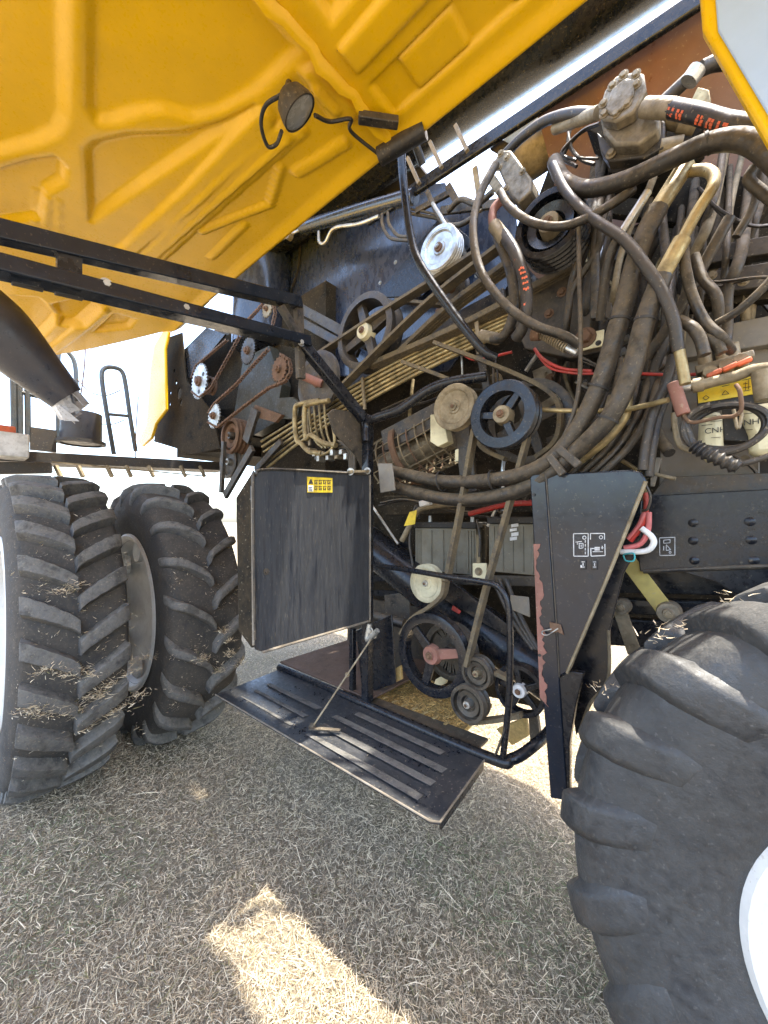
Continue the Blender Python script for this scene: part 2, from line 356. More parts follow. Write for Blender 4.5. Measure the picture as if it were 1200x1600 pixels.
# ------------------------------------------------------------------ the combine harvester
H = empty('combine_harvester', ROOT_L)
lab(H, 'large yellow and black combine harvester with its side panel lifted and machinery exposed', 'harvester')

# ---- wheels
def profile_pts(prof, n):
    P = [Vector((a, b, 0)) for a, b in prof]; return spline(P, n)
def lug_mesh(name, prof, R, s0, s1, delta, h, wb, wt, curve, mat, seg=9, bar=False, bev=.007):
    """tread bar: runs from the side wall over the shoulder to just past the centre, leaning by angle delta"""
    P = resample(profile_pts(prof, 8), .01); cut = P[int(len(P) * s0):int(len(P) * s1)]
    idx = [int(i * (len(cut) - 1) / seg) for i in range(seg + 1)]; V = []; Fc = []
    wc = cut[0].x; wm = max(p.x for p in cut)
    for k, i in enumerate(idx):
        p = cut[i]; a = cut[max(i - 1, 0)]; b = cut[min(i + 1, len(cut) - 1)]; t = (b - a).normalized(); nn = Vector((-t.y, t.x, 0))
        if nn.y < 0 and abs(nn.y) > abs(nn.x): nn = -nn
        if abs(nn.x) >= abs(nn.y) and nn.x < 0: nn = -nn
        f = k / seg                                    # 0 at the centre line, 1 on the side wall
        hh = h * (1 if (f < .5 or bar) else max(.03, 1 - (f - .5) / .5))
        if bar: nn = Vector((max(nn.x, 0) * .35, max(nn.y, .6), 0))
        q0 = p - nn * .012; q1 = p + nn * hh
        phi = delta * (f ** curve); gw = 1 + .35 * f
        for q, wv in ((q0, wb), (q1, wt)):
            for sgn in (-1, 1):
                an = phi + sgn * wv * gw / 2 / R
                V.append((q.y * math.cos(an), q.x, q.y * math.sin(an)))
    for k in range(seg):
        a = k * 4; b = a + 4
        for (i, j) in ((0, 2), (2, 3), (3, 1), (1, 0)): Fc.append((a + i, a + j, b + j, b + i))
    Fc.append((0, 1, 3, 2)); e = seg * 4; Fc.append((e, e + 2, e + 3, e + 1))
    me = bpy.data.meshes.new(name); me.from_pydata(V, [], Fc); me.materials.append(mat)
    bm = bmesh.new(); bm.from_mesh(me); bmesh.ops.recalc_face_normals(bm, faces=bm.faces)
    bmesh.ops.bevel(bm, geom=[e_ for e_ in bm.edges if e_.calc_face_angle(0) > R_(35)], offset=bev, segments=2, affect='EDGES', profile=.6)
    bm.to_mesh(me); bm.free(); me.polygons.foreach_set('use_smooth', [True] * len(me.polygons)); me.set_sharp_from_angle(angle=R_(50))
    mir = me.copy(); mir.name = name
    co = np.empty(len(me.vertices) * 3, np.float32); me.vertices.foreach_get('co', co); co = co.reshape(-1, 3); co[:, 1] *= -1
    mir.vertices.foreach_set('co', co.ravel()); mir.flip_normals()
    return me, mir
def wheel(hub, prof, R, nl, delta, h, wb, wt, curve, rmat, rim_prof, label, lab_tyre, s1=.62, phase=0, disc=None, rimat=None, bar=False, bev=.007):
    W = empty('wheel', hub, H); lab(W, label)
    L_ = profile_pts(prof, 6); full = [(p.y, -p.x) for p in L_[::-1]] + [(p.y, p.x) for p in L_[1:]]
    t = MB().lathe(full, (0, 0, 0), (0, 1, 0), n=96).build('tyre', rmat, None, ang=50); t.parent = W
    a, b = lug_mesh('lug', prof, R, 0, s1, delta, h, wb, wt, curve, M_lug if rmat is M_rubber else rmat, bar=bar, bev=bev)
    for i in range(nl):
        for k, me in enumerate((a, b)):
            o = bpy.data.objects.new('lug', me); COL.objects.link(o); o.parent = W
            o.rotation_euler = (0, -(2 * math.pi * (i + k * .5) / nl + phase + random.uniform(-.006, .006)), 0)
    r = MB().lathe(rim_prof, (0, 0, 0), (0, 1, 0), n=64).build('rim', rimat or M_white, None, ang=30); r.parent = W
    return W, t, r
PF = [(0, .945), (.11, .943), (.18, .936), (.222, .918), (.245, .87), (.255, .80), (.25, .71), (.235, .63), (.222, .575), (.21, .545)]
RIMF = [(.60, -.2), (.60, -.235), (.585, -.245), (.56, -.235), (.53, -.18), (.51, -.05), (.50, .12), (.46, .13), (.30, .10), (.16, .06), (0, .06), (0, .075), (.16, .075), (.5, .15), (.53, .18), (.56, .235), (.585, .245), (.60, .235), (.60, .2)]
RIMF = [(r, h_) for r, h_ in RIMF]
W1, t1, r1 = wheel((-3.45, .475, .955), PF, 1.0, 28, .15, .062, .092, .066, .9, M_rubber, RIMF, 'outer front wheel with sharp-edged tread bars and straw caught on them', '', phase=.05, s1=.385, bar=True, bev=.005)
W2, t2, r2 = wheel((-3.48, 1.19, .955), PF, 1.0, 21, .24, .065, .075, .048, .7, M_rubber, [(r, -h_) for r, h_ in RIMF], 'inner front wheel with rounded worn tread bars', '', phase=.15, s1=.56, bev=.012)
# scalloped disc and bolts of the inner front wheel
for i in range(8):
    a = 2 * math.pi * i / 8; d = Vector((math.cos(a), 0, math.sin(a)))
    o = MB().lathe([(0, -.012), (.085, -.012), (.09, 0), (.09, .02), (0, .02)], d * .46 + Vector((0, -.165, 0)), (0, 1, 0), n=20).build('rim_lug', M_white, None); o.parent = W2
PR = [(0, .765), (.09, .763), (.16, .755), (.205, .735), (.235, .69), (.25, .61), (.243, .52), (.22, .44), (.195, .395), (.185, .37)]
RIMR = [(.402, -.17), (.404, -.2), (.39, -.212), (.372, -.207), (.355, -.175), (.345, -.13), (.33, -.115), (.25, -.105), (.14, -.1), (.13, -.11), (0, -.11), (0, -.05), (.25, .02), (.335, .05), (.36, .14), (.39, .205), (.415, .212), (.43, .2)]
W3, t3, r3 = wheel((.425, 1.385, .755), PR, .81, 19, -.30, .038, .14, .075, .85, M_rubber3, RIMR, 'rear steering wheel with white rim and tall scuffed tread bars', '', s1=.68, phase=.06, bev=.01)
for i in range(8):
    a = 2 * math.pi * i / 8 + .2; o = bolt(None, Vector((math.cos(a) * .2, -.04, math.sin(a) * .2)), .014, mat=M_white); o.parent = W3
# straw caught on the front tread
def on_tyre(px, py, R=.995, hx=-3.45, hz=.955):
    d = ray(px, py); o = CAMP; ax, az = d.x, d.z; bx, bz = o.x - hx, o.z - hz
    a_ = ax * ax + az * az; b_ = 2 * (ax * bx + az * bz); c_ = bx * bx + bz * bz - R * R
    t = (-b_ - math.sqrt(max(0, b_ * b_ - 4 * a_ * c_))) / (2 * a_); return o + d * t
cl = [on_tyre(x, y) for x, y in ((45, 1108), (60, 1112), (80, 1110), (100, 1112), (120, 1112), (75, 1045), (100, 1048), (120, 1050), (140, 1055), (150, 1085), (170, 1070), (200, 1050), (222, 1030), (130, 1140), (160, 1120), (190, 1105), (215, 1085), (55, 1105), (150, 1088), (110, 915), (100, 925))]
lab(straw_clump('straw_on_tyre', cl, H, 55, (.012, .03, .012)), 'dry straw caught on the tread of the outer front tyre')
cl = [on_tyre(x, y, 1.0, -3.48) for x, y in ((310, 1030), (318, 1028), (350, 985), (355, 1000), (362, 1020), (345, 1045), (375, 1035))]
lab(straw_clump('straw_on_tyre', cl, H, 60, (.012, .02, .012)), 'golden straw stuck to the inner front tyre')

# ---- yellow lifted side panels, embossed sheet
ZP = 3.27
def sdist(poly, X, Y):
    """signed distance to polygon (negative inside), metres"""
    d = np.full(X.shape, 1e9); inside = np.zeros(X.shape, bool); n = len(poly)
    for i in range(n):
        ax, ay = poly[i]; bx, by = poly[(i + 1) % n]; ex, ey = bx - ax, by - ay; l2 = ex * ex + ey * ey + 1e-12
        t = np.clip(((X - ax) * ex + (Y - ay) * ey) / l2, 0, 1); d = np.minimum(d, np.hypot(X - ax - t * ex, Y - ay - t * ey))
        c = ((ay > Y) != (by > Y)) & (X < (bx - ax) * (Y - ay) / (by - ay + 1e-12) + ax); inside ^= c
    return np.where(inside, -d, d)
def ldist(pts, X, Y):
    d = np.full(X.shape, 1e9)
    for (ax, ay), (bx, by) in zip(pts[:-1], pts[1:]):
        ex, ey = bx - ax, by - ay; t = np.clip(((X - ax) * ex + (Y - ay) * ey) / (ex * ex + ey * ey + 1e-12), 0, 1)
        d = np.minimum(d, np.hypot(X - ax - t * ex, Y - ay - t * ey))
    return d
def pl(pts): return [tuple(at(x, y, Z=ZP)[:2]) for x, y in pts]
def sst(t): t = np.clip(t, 0, 1); return t * t * (3 - 2 * t)
def panel(name, xf, x1, y0, y1, feats, base, mat, label, nx=330, ny=170):
    s = np.linspace(0, 1, nx)[:, None]; yy = np.linspace(y0, y1, ny)[None, :]
    XF = np.vectorize(xf)(yy); X = XF + (x1 - XF) * s; Y = np.repeat(yy, nx, 0); Z = base(X, Y)
    for kind, pts, wv, dz in feats:
        if kind == 'pad': Z = Z + dz * sst(-sdist(pts, X, Y) / wv + .5)
        else: Z = Z + .75 * dz * sst((1 - ldist(pts, X, Y) / wv) * 2.3)
    me = bpy.data.meshes.new(name); V = np.stack([X, Y, Z], -1).reshape(-1, 3)
    me.from_pydata(V.tolist(), [], [(i * ny + j, i * ny + j + 1, (i + 1) * ny + j + 1, (i + 1) * ny + j) for i in range(nx - 1) for j in range(ny - 1)])
    me.materials.append(mat); me.polygons.foreach_set('use_smooth', [True] * len(me.polygons))
    o = bpy.data.objects.new(name, me); COL.objects.link(o); par(o, H); lab(o, label)
    sm = o.modifiers.new('sheet', 'SOLIDIFY'); sm.thickness = .006; sm.offset = 1
    return o
f1 = [
 ('pad', pl([(-260, -90), (100, -90), (100, 185), (88, 208), (60, 222), (0, 238), (-260, 290)]), .05, .023),
 ('pad', pl([(140, -90), (139, 172), (150, 190), (175, 190), (215, 176), (255, 172), (300, 184), (345, 176), (400, 142), (470, 76), (330, -90)]), .05, .024),
 ('pad', pl([(136, 238), (150, 224), (200, 213), (290, 209), (345, 192), (400, 166), (142, 345)]), .05, .03),
 ('pad', pl([(-260, 320), (0, 266), (50, 252), (88, 248), (101, 262), (98, 285), (72, 300), (60, 340), (-260, 380)]), .04, .03),
 
 ('line', pl([(190, 395), (205, 386), (300, 300), (412, 182)]), .05, -.028),
 ('line', pl([(222, 405), (340, 296), (440, 203)]), .045, -.03),
 ('line', pl([(246, 405), (360, 300), (470, 200)]), .03, -.02),
 ('line', pl([(315, 361), (360, 342), (421, 318), (430, 290), (438, 258)]), .02, -.02),
 ('line', pl([(330, 402), (382, 350)]), .02, -.015),
 ('line', pl([(465, 266), (500, 245), (537, 220)]), .03, -.02),
 ('pad', pl([(470, 105), (490, 95), (570, 165), (545, 185), (520, 180)]), .03, -.025),
 ('line', pl([(495, 128), (525, 160)]), .018, -.02),
 ('pad', pl([(-100, 470), (0, 455), (60, 460), (90, 490), (60, 520), (-100, 530)]), .06, .05),
 ('pad', pl([(85, 470), (130, 462), (160, 474), (130, 500), (95, 500)]), .05, .05),
 ('line', pl([(80, 538), (160, 478)]), .05, -.03),
 ('pad', pl([(150, 510), (180, 486), (210, 495), (200, 507)]), .04, .04),
]
for k in range(3): f1.append(('line', pl([(55 + k * 19, 305 + k * 4), (52 + k * 20, 345 + k * 12)]), .012, -.006))
def xf1(y):
    if y >= .65: return -3.36 + (1.24 - y) / (1.24 - .65) * -1.38
    return -4.74 - .25 * sst(np.array((.65 - y) / .8)).item()
base1 = lambda X, Y: ZP + .006 * np.sin(X * 2.2) - .05 * sst((-2.9 - X) / 1.6) - .02 * sst((Y - 1.17) / .07)
panel('side_panel', xf1, -1.005, -.75, 1.24, f1, base1, M_yel, 'yellow front side panel lifted overhead, embossed inner face')
def rc(x0, y0, x1, y1): return [(x0, y0), (x1, y0), (x1, y1), (x0, y1)]
f2 = [
 ('pad', rc(-.93, .99, 2.2, 1.13), .016, .018), ('pad', rc(-.80, 1.0, -.60, 1.12), .014, -.016), ('pad', rc(-.44, 1.0, -.20, 1.12), .014, -.016), ('pad', rc(.0, 1.0, .3, 1.12), .014, -.016),
 ('pad', rc(-.93, .84, 2.2, .93), .018, -.02), ('pad', rc(-.90, .12, 2.2, .78), .035, .028), ('pad', rc(-.90, -.6, 2.2, .02), .035, .028),
 ('line', [(-.72, .66), (-.66, .74)], .02, -.014), ('line', [(-.84, .5), (-.78, .6), (-.70, .56)], .03, -.014), ('line', [(-.6, .3), (-.5, .42)], .03, -.012),
 ('line', [(-.3, .25), (-.3, .65)], .03, -.02), ('line', [(.4, .25), (.4, .65)], .03, -.02),
]
base2 = lambda X, Y: ZP - .03 + .003 * np.sin(X * 3) - .02 * sst((Y - 1.17) / .07)
panel('side_panel', lambda y: -.99, 1.9, -.75, 1.24, f2, base2, M_yel, 'yellow rear side panel lifted overhead, above the hoses', nx=300, ny=260)
m = MB(); V = []
for i in range(41):
    y = -.75 + (1.21 + .75) * i / 40; wob = .008 * math.sin(i * 1.3) + .005 * math.sin(i * 2.9)
    V += [(-1.012 + wob, y, ZP + .01), (-1.012 + wob, y, ZP - .065 + .6 * wob), (-.99 + wob, y, ZP - .062 + .6 * wob), (-.975, y, ZP + .0)]
m.add(V, [(i * 4 + a, i * 4 + b, i * 4 + 4 + b, i * 4 + 4 + a) for i in range(40) for a, b in ((0, 1), (1, 2), (2, 3), (3, 0))]); m.build('panel_seam_lip', M_yel, H, ang=80)
m = MB().tube([(-1.06, 1.19, ZP - .07), (-.86, 1.24, ZP - .05)], .035, n=12); m.build('panel_hinge', M_blackd, H)
# work lamp under the panel
lp = at(465, 172, Z=3.1); ax = (RGT * .6 - UPV * .72 + FWD * .22).normalized()
r = wpx(30, lp)
lamp = MB().lathe([(0, -r * 1.0), (r * .45, -r * .92), (r * .8, -r * .6), (r * .98, -r * .05), (r, r * .18), (r * .93, r * .2)], lp, ax, n=28).build('work_lamp', M_blackd, H, label='dark round work lamp with grey glass hanging under the yellow panel')
MB().lathe([(0, r * .24), (r * .6, r * .2), (r * .93, r * .13), (r * .93, r * .1), (0, r * .1)], lp, ax, n=28).build('lens', M_lens, lamp)
MB().tube([lp - ax * r * .5, at(450, 140, Z=3.2), at(452, 128, Z=3.27)], r * .18, n=8).build('bracket', M_blackd, lamp)
MB().tube([at(440, 148, Z=3.12), at(415, 165, Z=3.12), at(408, 195, Z=3.1), at(418, 228, Z=3.08), at(432, 225, Z=3.08), at(440, 205, Z=3.06)], .007, n=8).build('cable', M_hoseb, lamp)
MB().tube([at(492, 180, Z=3.1), at(515, 190, Z=3.14), at(548, 186, Z=3.18), at(548, 205, Z=3.2), at(590, 240, Z=3.2)], .007, n=8).build('cable', M_hoseb, lamp)
MB().bar(at(560, 183, Z=3.2), at(622, 192, Z=3.2), .035, .03).build('panel_bracket', M_blackd, H, bevel=.004)

# ---- folding support arms and door post
XA = -1.5
arm = MB().bar(at(-260, 300, X=XA), at(468, 474, X=XA), .055, .05, up=(1, 0, 0)).build('upper_arm_bar', M_col, H, bevel=.004, label='upper black square bar of the panel support arm')
low = MB()
a0, a1 = at(-260, 352, X=XA), at(480, 536, X=XA)
low.bar(a0, a1, .075, .05, up=(0, 0, 1)); lowo = low.build('lower_arm_bar', M_col, H, bevel=.005, label='lower black slotted bar of the panel support arm')
dr = (a1 - a0).normalized(); dn = dr.cross(Vector((1, 0, 0))).normalized(); dn = dn if dn.z < 0 else -dn
for px, py in ((38, 436), (102, 452)):
    c = at(px, py, X=XA - .03); q = a0 + dr * (c - a0).dot(dr) + dn * .0385 * 1.0 + Vector((-.0, 0, 0))
    m = MB().box(q, dr * .035, Vector((.011, 0, 0)), dn * .003); m.build('slot', M_ink, lowo, bevel=.009)  # flat black plate painting the shaded inside of a slot
for px, py in ((166, 444), (290, 481), (470, 535)): bolt(lowo, at(px, py, X=XA + .026), .014, (1, 0, 0), M_steel)
MB().bar(at(108, 398, X=XA), at(108, 428, X=XA), .06, .03, up=(1, 0, 0)).build('arm_spacer', M_black, H)
MB().bar(at(466, 474, X=XA), at(470, 592, X=XA - .02), .04, .03, up=(1, 0, 0)).build('arm_upright', M_blackd, H, bevel=.003)
MB().bar(at(438, 478, X=XA), at(476, 540, X=XA), .03, .03, up=(1, 0, 0)).build('arm_brace', M_blackd, H, bevel=.003)
PX, PY = -1.43, 1.52
MB().bar(at(474, 540, X=XA), at(568, 655, X=-1.44), .055, .045, up=(1, 0, 0)).build('arm_strut', M_black, H, bevel=.005)
pt = at(570, 648, X=-1.44)
MB().box((PX - .01, PY, (pt.z + .68) / 2), (.024, 0, 0), (0, .024, 0), (0, 0, (pt.z - .68) / 2)).build('door_post', M_black, H, bevel=.005)
hose('bent_rail', [(572, 690, 1.49), (574, 662, 1.5), (592, 652, 1.5), (625, 640, 1.52), (665, 612, 1.56), (700, 598, 1.6), (760, 588, 1.65)], 15, M_black, H)
platex('gusset_plate', [(512, 646), (520, 639), (545, 642), (563, 655), (570, 740), (556, 712), (522, 676)], -1.46, .008, M_blackd, H)
plate('hinge_bracket', [(590, 724), (612, 724), (617, 766), (594, 770)], 1.5, .01, M_grey, H)
# rod with the long bend in front of the belts
hose('prop_rod', [(660, 258, 1.42), (648, 225, 1.36), (632, 212, 1.33), (627, 240, 1.33), (632, 300, 1.36), (642, 370, 1.4), (656, 412, 1.42), (700, 478, 1.47), (752, 545, 1.52), (775, 560, 1.56)], 13, M_black, H, label='long bent black prop rod in front of the belts', seg=5)

# ---- door
XD = -1.40
dpoly = [(403, 736), (425, 730), (573, 738), (578, 742), (578, 968), (574, 971), (412, 1019), (401, 1016), (396, 1005), (393, 760), (396, 745)]
door = platex('access_door', dpoly, XD, .016, M_door, H, bevel=.006, label='open black access door streaked with dust, yellow warning label on it')
e = [at(x, y, X=XD + .004) for x, y in ((398, 1000), (395, 760), (400, 742), (425, 733), (572, 741))]
MB().tube([Vector(p) for p in e], .006, n=6, seg=4).build('edge_seal', M_blackd, door)
MB().tube([at(578, 742, X=XD + .002), at(578, 968, X=XD + .002)], .006, n=6).build('worn_lit_edge', M_edge, door)
MB().tube([at(578, 970, X=XD + .002), at(410, 1019, X=XD + .002)], .006, n=6).build('worn_lit_edge', M_edge, door)
MB().tube([at(394, 760, X=XD + .002), at(396, 1008, X=XD + .002)], .005, n=6).build('worn_lit_edge', M_edge, door)
p_ = [at(393, 740, X=XD - .002), at(393, 1012, X=XD - .002), at(373, 985, Y=.80), at(369, 778, Y=.80)]
MB().prism(p_, (0, .01, 0)).build('door_flange', M_inner, door)
st = platex('warning_label', [(480, 745), (519.5, 747), (519.5, 769.5), (480.5, 769.5)], XD + .003, .002, M_stick, door, bevel=0)
def xmark(parent, quads, X, mat, name='print'):
    m = MB()
    for q in quads: m.prism([at(x, y, X=X) for x, y in q], (-.001, 0, 0))
    return lab(m.build(name, mat, parent, smooth=False), kind='stuff')
qs = [[(482, 756), (485, 748.5), (486.5, 748.5), (489.5, 756)]]
for i in range(4):
    x = 491.5 + i * 6.8
    for j in range(2):
        y = 750 + j * 9.3
        qs += [[(x, y), (x + 5.5, y + .3), (x + 5.5, y + 1.3), (x, y + 1)], [(x, y), (x + 1, y), (x + 1, y + 6.5), (x, y + 6.5)], [(x + 3, y + 2.5), (x + 4.2, y + 2.5), (x + 4.6, y + 6.8), (x + 3.2, y + 6.8)], [(x + 1.4, y + 4.5), (x + 2.4, y + 4.5), (x + 2.2, y + 6.5), (x + 1.3, y + 6.6)]]
xmark(st, qs, XD + .0045, M_ink)
xmark(st, [[(481.5, 758), (489.5, 758.3), (489.5, 768), (481.5, 768)]], XD + .0043, M_inkw)
xmark(st, [[(483, 761), (488, 761.2), (488, 762), (483, 761.8)], [(483, 765), (488, 765.2), (488, 766), (483, 765.8)]], XD + .0056, M_ink)
bolt(door, at(416, 893, X=XD + .002), .01, (1, 0, 0), M_blackd)
for px, py in ((548, 737), (574, 736), (578, 985)):
    bolt(door, at(px, py, X=XD + .01), .014, (.4, -1, 0), M_steel)
MB().bar(at(545, 737, X=XD + .015), at(578, 736, X=XD + .015), .02, .012).build('hinge_link', M_tan, door)

# ---- fold-down step, its strut and hinge tube
xa, xb = at(440, 1040, Z=.675), at(762, 1181, Z=.675)
HX0, HX1, HY, HZ = -2.22, -.75, 1.5, .672
step = MB().prism([(HX0, HY - .015, HZ - .005), (HX1 + .005, HY - .015, HZ - .005), (HX1 + .02, 1.13, .628), (HX1 - .01, 1.115, .626), (HX0 - .03, 1.075, .632)], (0, 0, -.012)).build('fold_down_step', M_step, H, bevel=.004, label='fold-down black step with worn grip strips')
for k in range(4):
    f = .16 + k * .22
    for (xs_, xe) in ((-1.5, -.84), (-2.1, -1.62)) if k > 0 else ((-1.42, -.9),):
        y = HY - .015 - f * .37; z = HZ - .005 - f * .042 + .0015
        m = MB().box(((xs_ + xe) / 2, y, z + .0012), ((xe - xs_) / 2, 0, 0), (0, .03, -.0034), (0, 0, .0007)); m.build('grip_strip', M_grip, step, bevel=.001)
MB().tube([(HX0 - .03, 1.075, .632), (HX1 - .01, 1.115, .626)], .004, n=6).build('worn_lit_edge', M_edge, step); MB().tube([(HX1 - .01, 1.115, .626), (HX1 + .02, 1.13, .628), (HX1 + .008, HY - .015, .668)], .004, n=6, smooth=False).build('worn_lit_edge', M_edge, step)  # thin pale lines along the rim of the step
MB().prism([(HX1 + .021, 1.13, .625), (HX1 + .008, HY - .02, .664), (HX1 + .006, HY - .02, .63), (HX1 + .019, 1.14, .595)], (-.006, 0, 0)).build('step_side', M_black, step)
hose('hinge_tube', [Vector((HX0 - .02, HY + .005, HZ)), Vector((-1.5, HY + .005, HZ)), Vector((HX1, HY + .005, HZ)), A((800, 1186, 1.53)), A((838, 1162, 1.62)), A((862, 1138, 1.75))], 17, M_black, H, n=12)
sp0, sp1 = at(584, 992, Y=1.49), at(488, 1136, Z=.66)
strut = MB().bar(sp0, sp1, .022, .008, up=(1, 1, 0)).build('step_strut', M_tan, H, bevel=.002, label='flat steel strut holding the fold-down step')
bolt(strut, sp0, .014, (.3, -1, 0), M_steel); bolt(strut, sp1 + Vector((0, 0, .003)), .014, (0, -.3, 1), M_blackd)
bolt(strut, sp0 * .55 + sp1 * .45, .009, (.5, -1, 0), M_tan)
MB().bar(at(484, 1138, Z=.664), at(532, 1141, Z=.664), .022, .006).build('strut_foot', M_blackd, strut)
hose('latch_pipe', [(578, 975, 1.49), (574, 1000, 1.48), (590, 985, 1.47)], 8, M_steel, H)
# floors and tray behind the step
MB().box((-1.85, 1.9, .69), (.42, 0, 0), (0, .37, 0), (0, 0, .006)).build('cab_floor_plate', M_floor, H, bevel=.002)
MB().box((-1.85, 2.2, .85), (.45, 0, 0), (0, .01, 0), (0, 0, .2)).build('back_riser', M_blackd, H)
plate('post_side_sheet', [(556, 985), (612, 960), (618, 1068), (566, 1086)], 1.62, .01, M_black, H)
MB().bar(at(551, 982, Y=1.55), at(551, 1078, Y=1.55), .03, .03).build('lower_post', M_black, H, bevel=.003)
rail = MB().prism([(-1.62, 1.515, .668), (-.8, 1.515, .668), (-.8, 1.64, .67), (-1.62, 1.60, .67)], (0, 0, -.012)).build('slotted_rail', M_blackd, H, bevel=.002, label='dark slotted rail with straw in the slots')
for i, (px, py) in enumerate(((602, 1090), (617, 1096), (632, 1102), (648, 1107), (664, 1114), (680, 1121), (698, 1130))):
    c = at(px, py, Z=.6715); MB().box(c, (.007, 0, 0), (.002, .017, 0), (0, 0, .0016)).build('slot', M_chaff, rail)
tray = MB().prism([(-1.78, 1.66, .60), (-.98, 1.66, .60), (-.98, 2.06, .62), (-1.9, 2.12, .64)], (0, 0, -.02)).build('chaff_tray', M_chaff, H)
n = 5000; P = np.stack([RNG.uniform(-1.82, -.99, n), RNG.uniform(1.66, 2.06, n), RNG.uniform(.605, .635, n)], -1)
lab(blades('chaff', P, RNG.uniform(.012, .035, n), RNG.uniform(.002, .004, n), RNG.uniform(0, .6, n), np.clip(palette(n) * np.array((1.3, 1.05, .55))[None], 0, 1), H, M_straw), 'golden chaff lying in the lower tray')

# ---- hand rail in front of the lower pulleys
hose('guard_rail', [(592, 884, 1.5), (640, 891, 1.49), (700, 901, 1.485), (755, 909, 1.48), (780, 918, 1.48), (794, 945, 1.48), (797, 1000, 1.48), (796, 1080, 1.485), (792, 1130, 1.49), (786, 1182, 1.5)], 10, M_black, H, label='thin bent black guard rail in front of the lower pulleys')
MB().bar(at(793, 1130, Y=1.49), at(775, 1178, Y=1.49), .022, .006).build('rail_foot', M_blackd, H)

# ---- dark body behind
def plates(name, polys, Y, th, mat, label=None):
    m = MB()
    for p in polys: m.prism([A(q, Y) for q in p], (0, th, 0))
    return m.build(name, mat, H, label=label)
MB().prism([(-3.6, 2.45, 1.2), (-3.6, 2.45, 3.4), (-3.3, 2.45, 4.3), (-1.7, 2.45, 4.2), (-1.45, 2.45, 3.4), (-.95, 2.45, 3.45), (-.7, 2.45, 4.0), (2.2, 2.45, 4.0), (2.2, 2.45, 1.0), (-.55, 2.45, 1.0), (-.8, 2.45, .5), (-2.5, 2.45, .35), (-2.6, 2.45, 1.2)], (0, .05, 0)).build('inner_wall', M_inner, H)
wall = plate('body_side_sheet', [(372, 520), (372, 430), (400, 398), (470, 352), (640, 292), (695, 285), (712, 322), (765, 328), (800, 270), (812, 420), (700, 580), (480, 590)], 2.16, .02, M_blue, H, label='blue-black sheet metal side wall behind the belts')
for p in ((594, 442), (618, 410), (670, 338), (745, 430), (540, 508)): bolt(wall, A((*p, 2.158)), .011, mat=M_steel, name='rivet')
MB().tube([A((470, 352, 2.13)), A((466, 420, 2.14)), A((452, 470, 2.14)), A((466, 520, 2.14))], .008, n=6).build('sheet_seam', M_inner, wall)
el = MB().tube([at(408, 545, Y=2.0), at(412, 400, Y=2.0)], .27, n=32, smooth=False); el.build('elevator_housing', M_blue, H, label='dark rounded elevator housing behind the chain drive')
plate('wedge_cover', [(585, 465), (690, 336), (742, 378), (660, 462)], 2.02, .02, M_black, H, label='black wedge-shaped belt cover')
# overhead: unloading tube, rail, brown tank underside
tube_m = MB().tube([(-3.9, 1.82, 4.34), (-1.9, 2.0, 4.38), (2.4, 2.4, 4.51)], .25, n=40, smooth=False); tube_m.build('unloading_tube', M_black, H, ang=30, label='thick black unloading tube lying along the top of the machine')
MB().bar(A((575, 345, 1.9)), A((1130, -25, 1.9)), .03, .075).build('top_rail', M_black, H, bevel=.008, label='black rail along the top under the unloading tube')
for k, (px, py) in enumerate(((655, 287), (690, 262), (730, 236))): MB().bar(A((px, py, 1.84)), A((px - 18, py - 40, 1.84)), .02, .02).build('rail_stay', M_edge, H)
V = []; prof_ = [(1.92, 3.73), (2.03, 3.68), (2.15, 3.6), (2.26, 3.49), (2.33, 3.38), (2.38, 3.22)]
m = MB(); m.prism([(-.66, y, z) for y, z in prof_] + [(-.66, y + .02, z + .02) for y, z in prof_[::-1]], (3.0, 0, 0)); m.build('grain_tank_underside', M_brown, H, ang=40, label='brown-red curved underside of the grain tank')
MB().box((-3.24, 1.46, 4.1), (2.16, 0, 0), (0, .24, 0), (0, 0, .01)).build('sun_block_plate', M_blackd, H)  # unseen plate added to keep sun off the ground towards the front
MB().box((-2.6, 2.3, 4.25), (1.0, 0, 0), (0, .3, 0), (0, 0, .01)).build('sun_block_plate', M_blackd, H)  # overhead plate added to stop sun coming in behind the tube
MB().box((-4.3, 3.1, 3.05), (.9, 0, 0), (0, 1.15, 0), (0, 0, .58)).build('front_body', M_inner, H)
MB().box((-2.9, 3.1, 2.4), (.48, 0, 0), (0, 1.05, 0), (0, 0, 1.25)).build('front_body', M_inner, H)
# small side lift cylinder
cyl = hose('lift_cylinder', [(472, 356, 1.9), (560, 330, 1.9), (648, 306, 1.9)], 21, M_blue, H, label='slim blue-grey hydraulic lift cylinder under the panel edge')
MB().tube([A((440, 374, 1.9)), A((474, 356, 1.9))], .012, n=10).build('piston_rod', M_steel, cyl)
MB().lathe([(.012, -.02), (.032, -.02), (.032, .02), (.012, .02), (.012, -.02)], A((452, 369, 1.89)), n=16).build('clevis', M_alu, cyl)
hose('feed_pipe', [(498, 362, 1.88), (499, 378, 1.88), (508, 379, 1.88), (522, 357, 1.88), (560, 350, 1.88), (592, 338, 1.88)], 5, M_steel, cyl)
hose('feed_hose', [(597, 334, 1.86), (598, 352, 1.86), (610, 372, 1.86), (640, 376, 1.86)], 5, M_hose, cyl); hose('feed_hose', [(606, 332, 1.86), (608, 350, 1.86), (622, 368, 1.86), (644, 370, 1.86)], 5, M_hose, cyl)

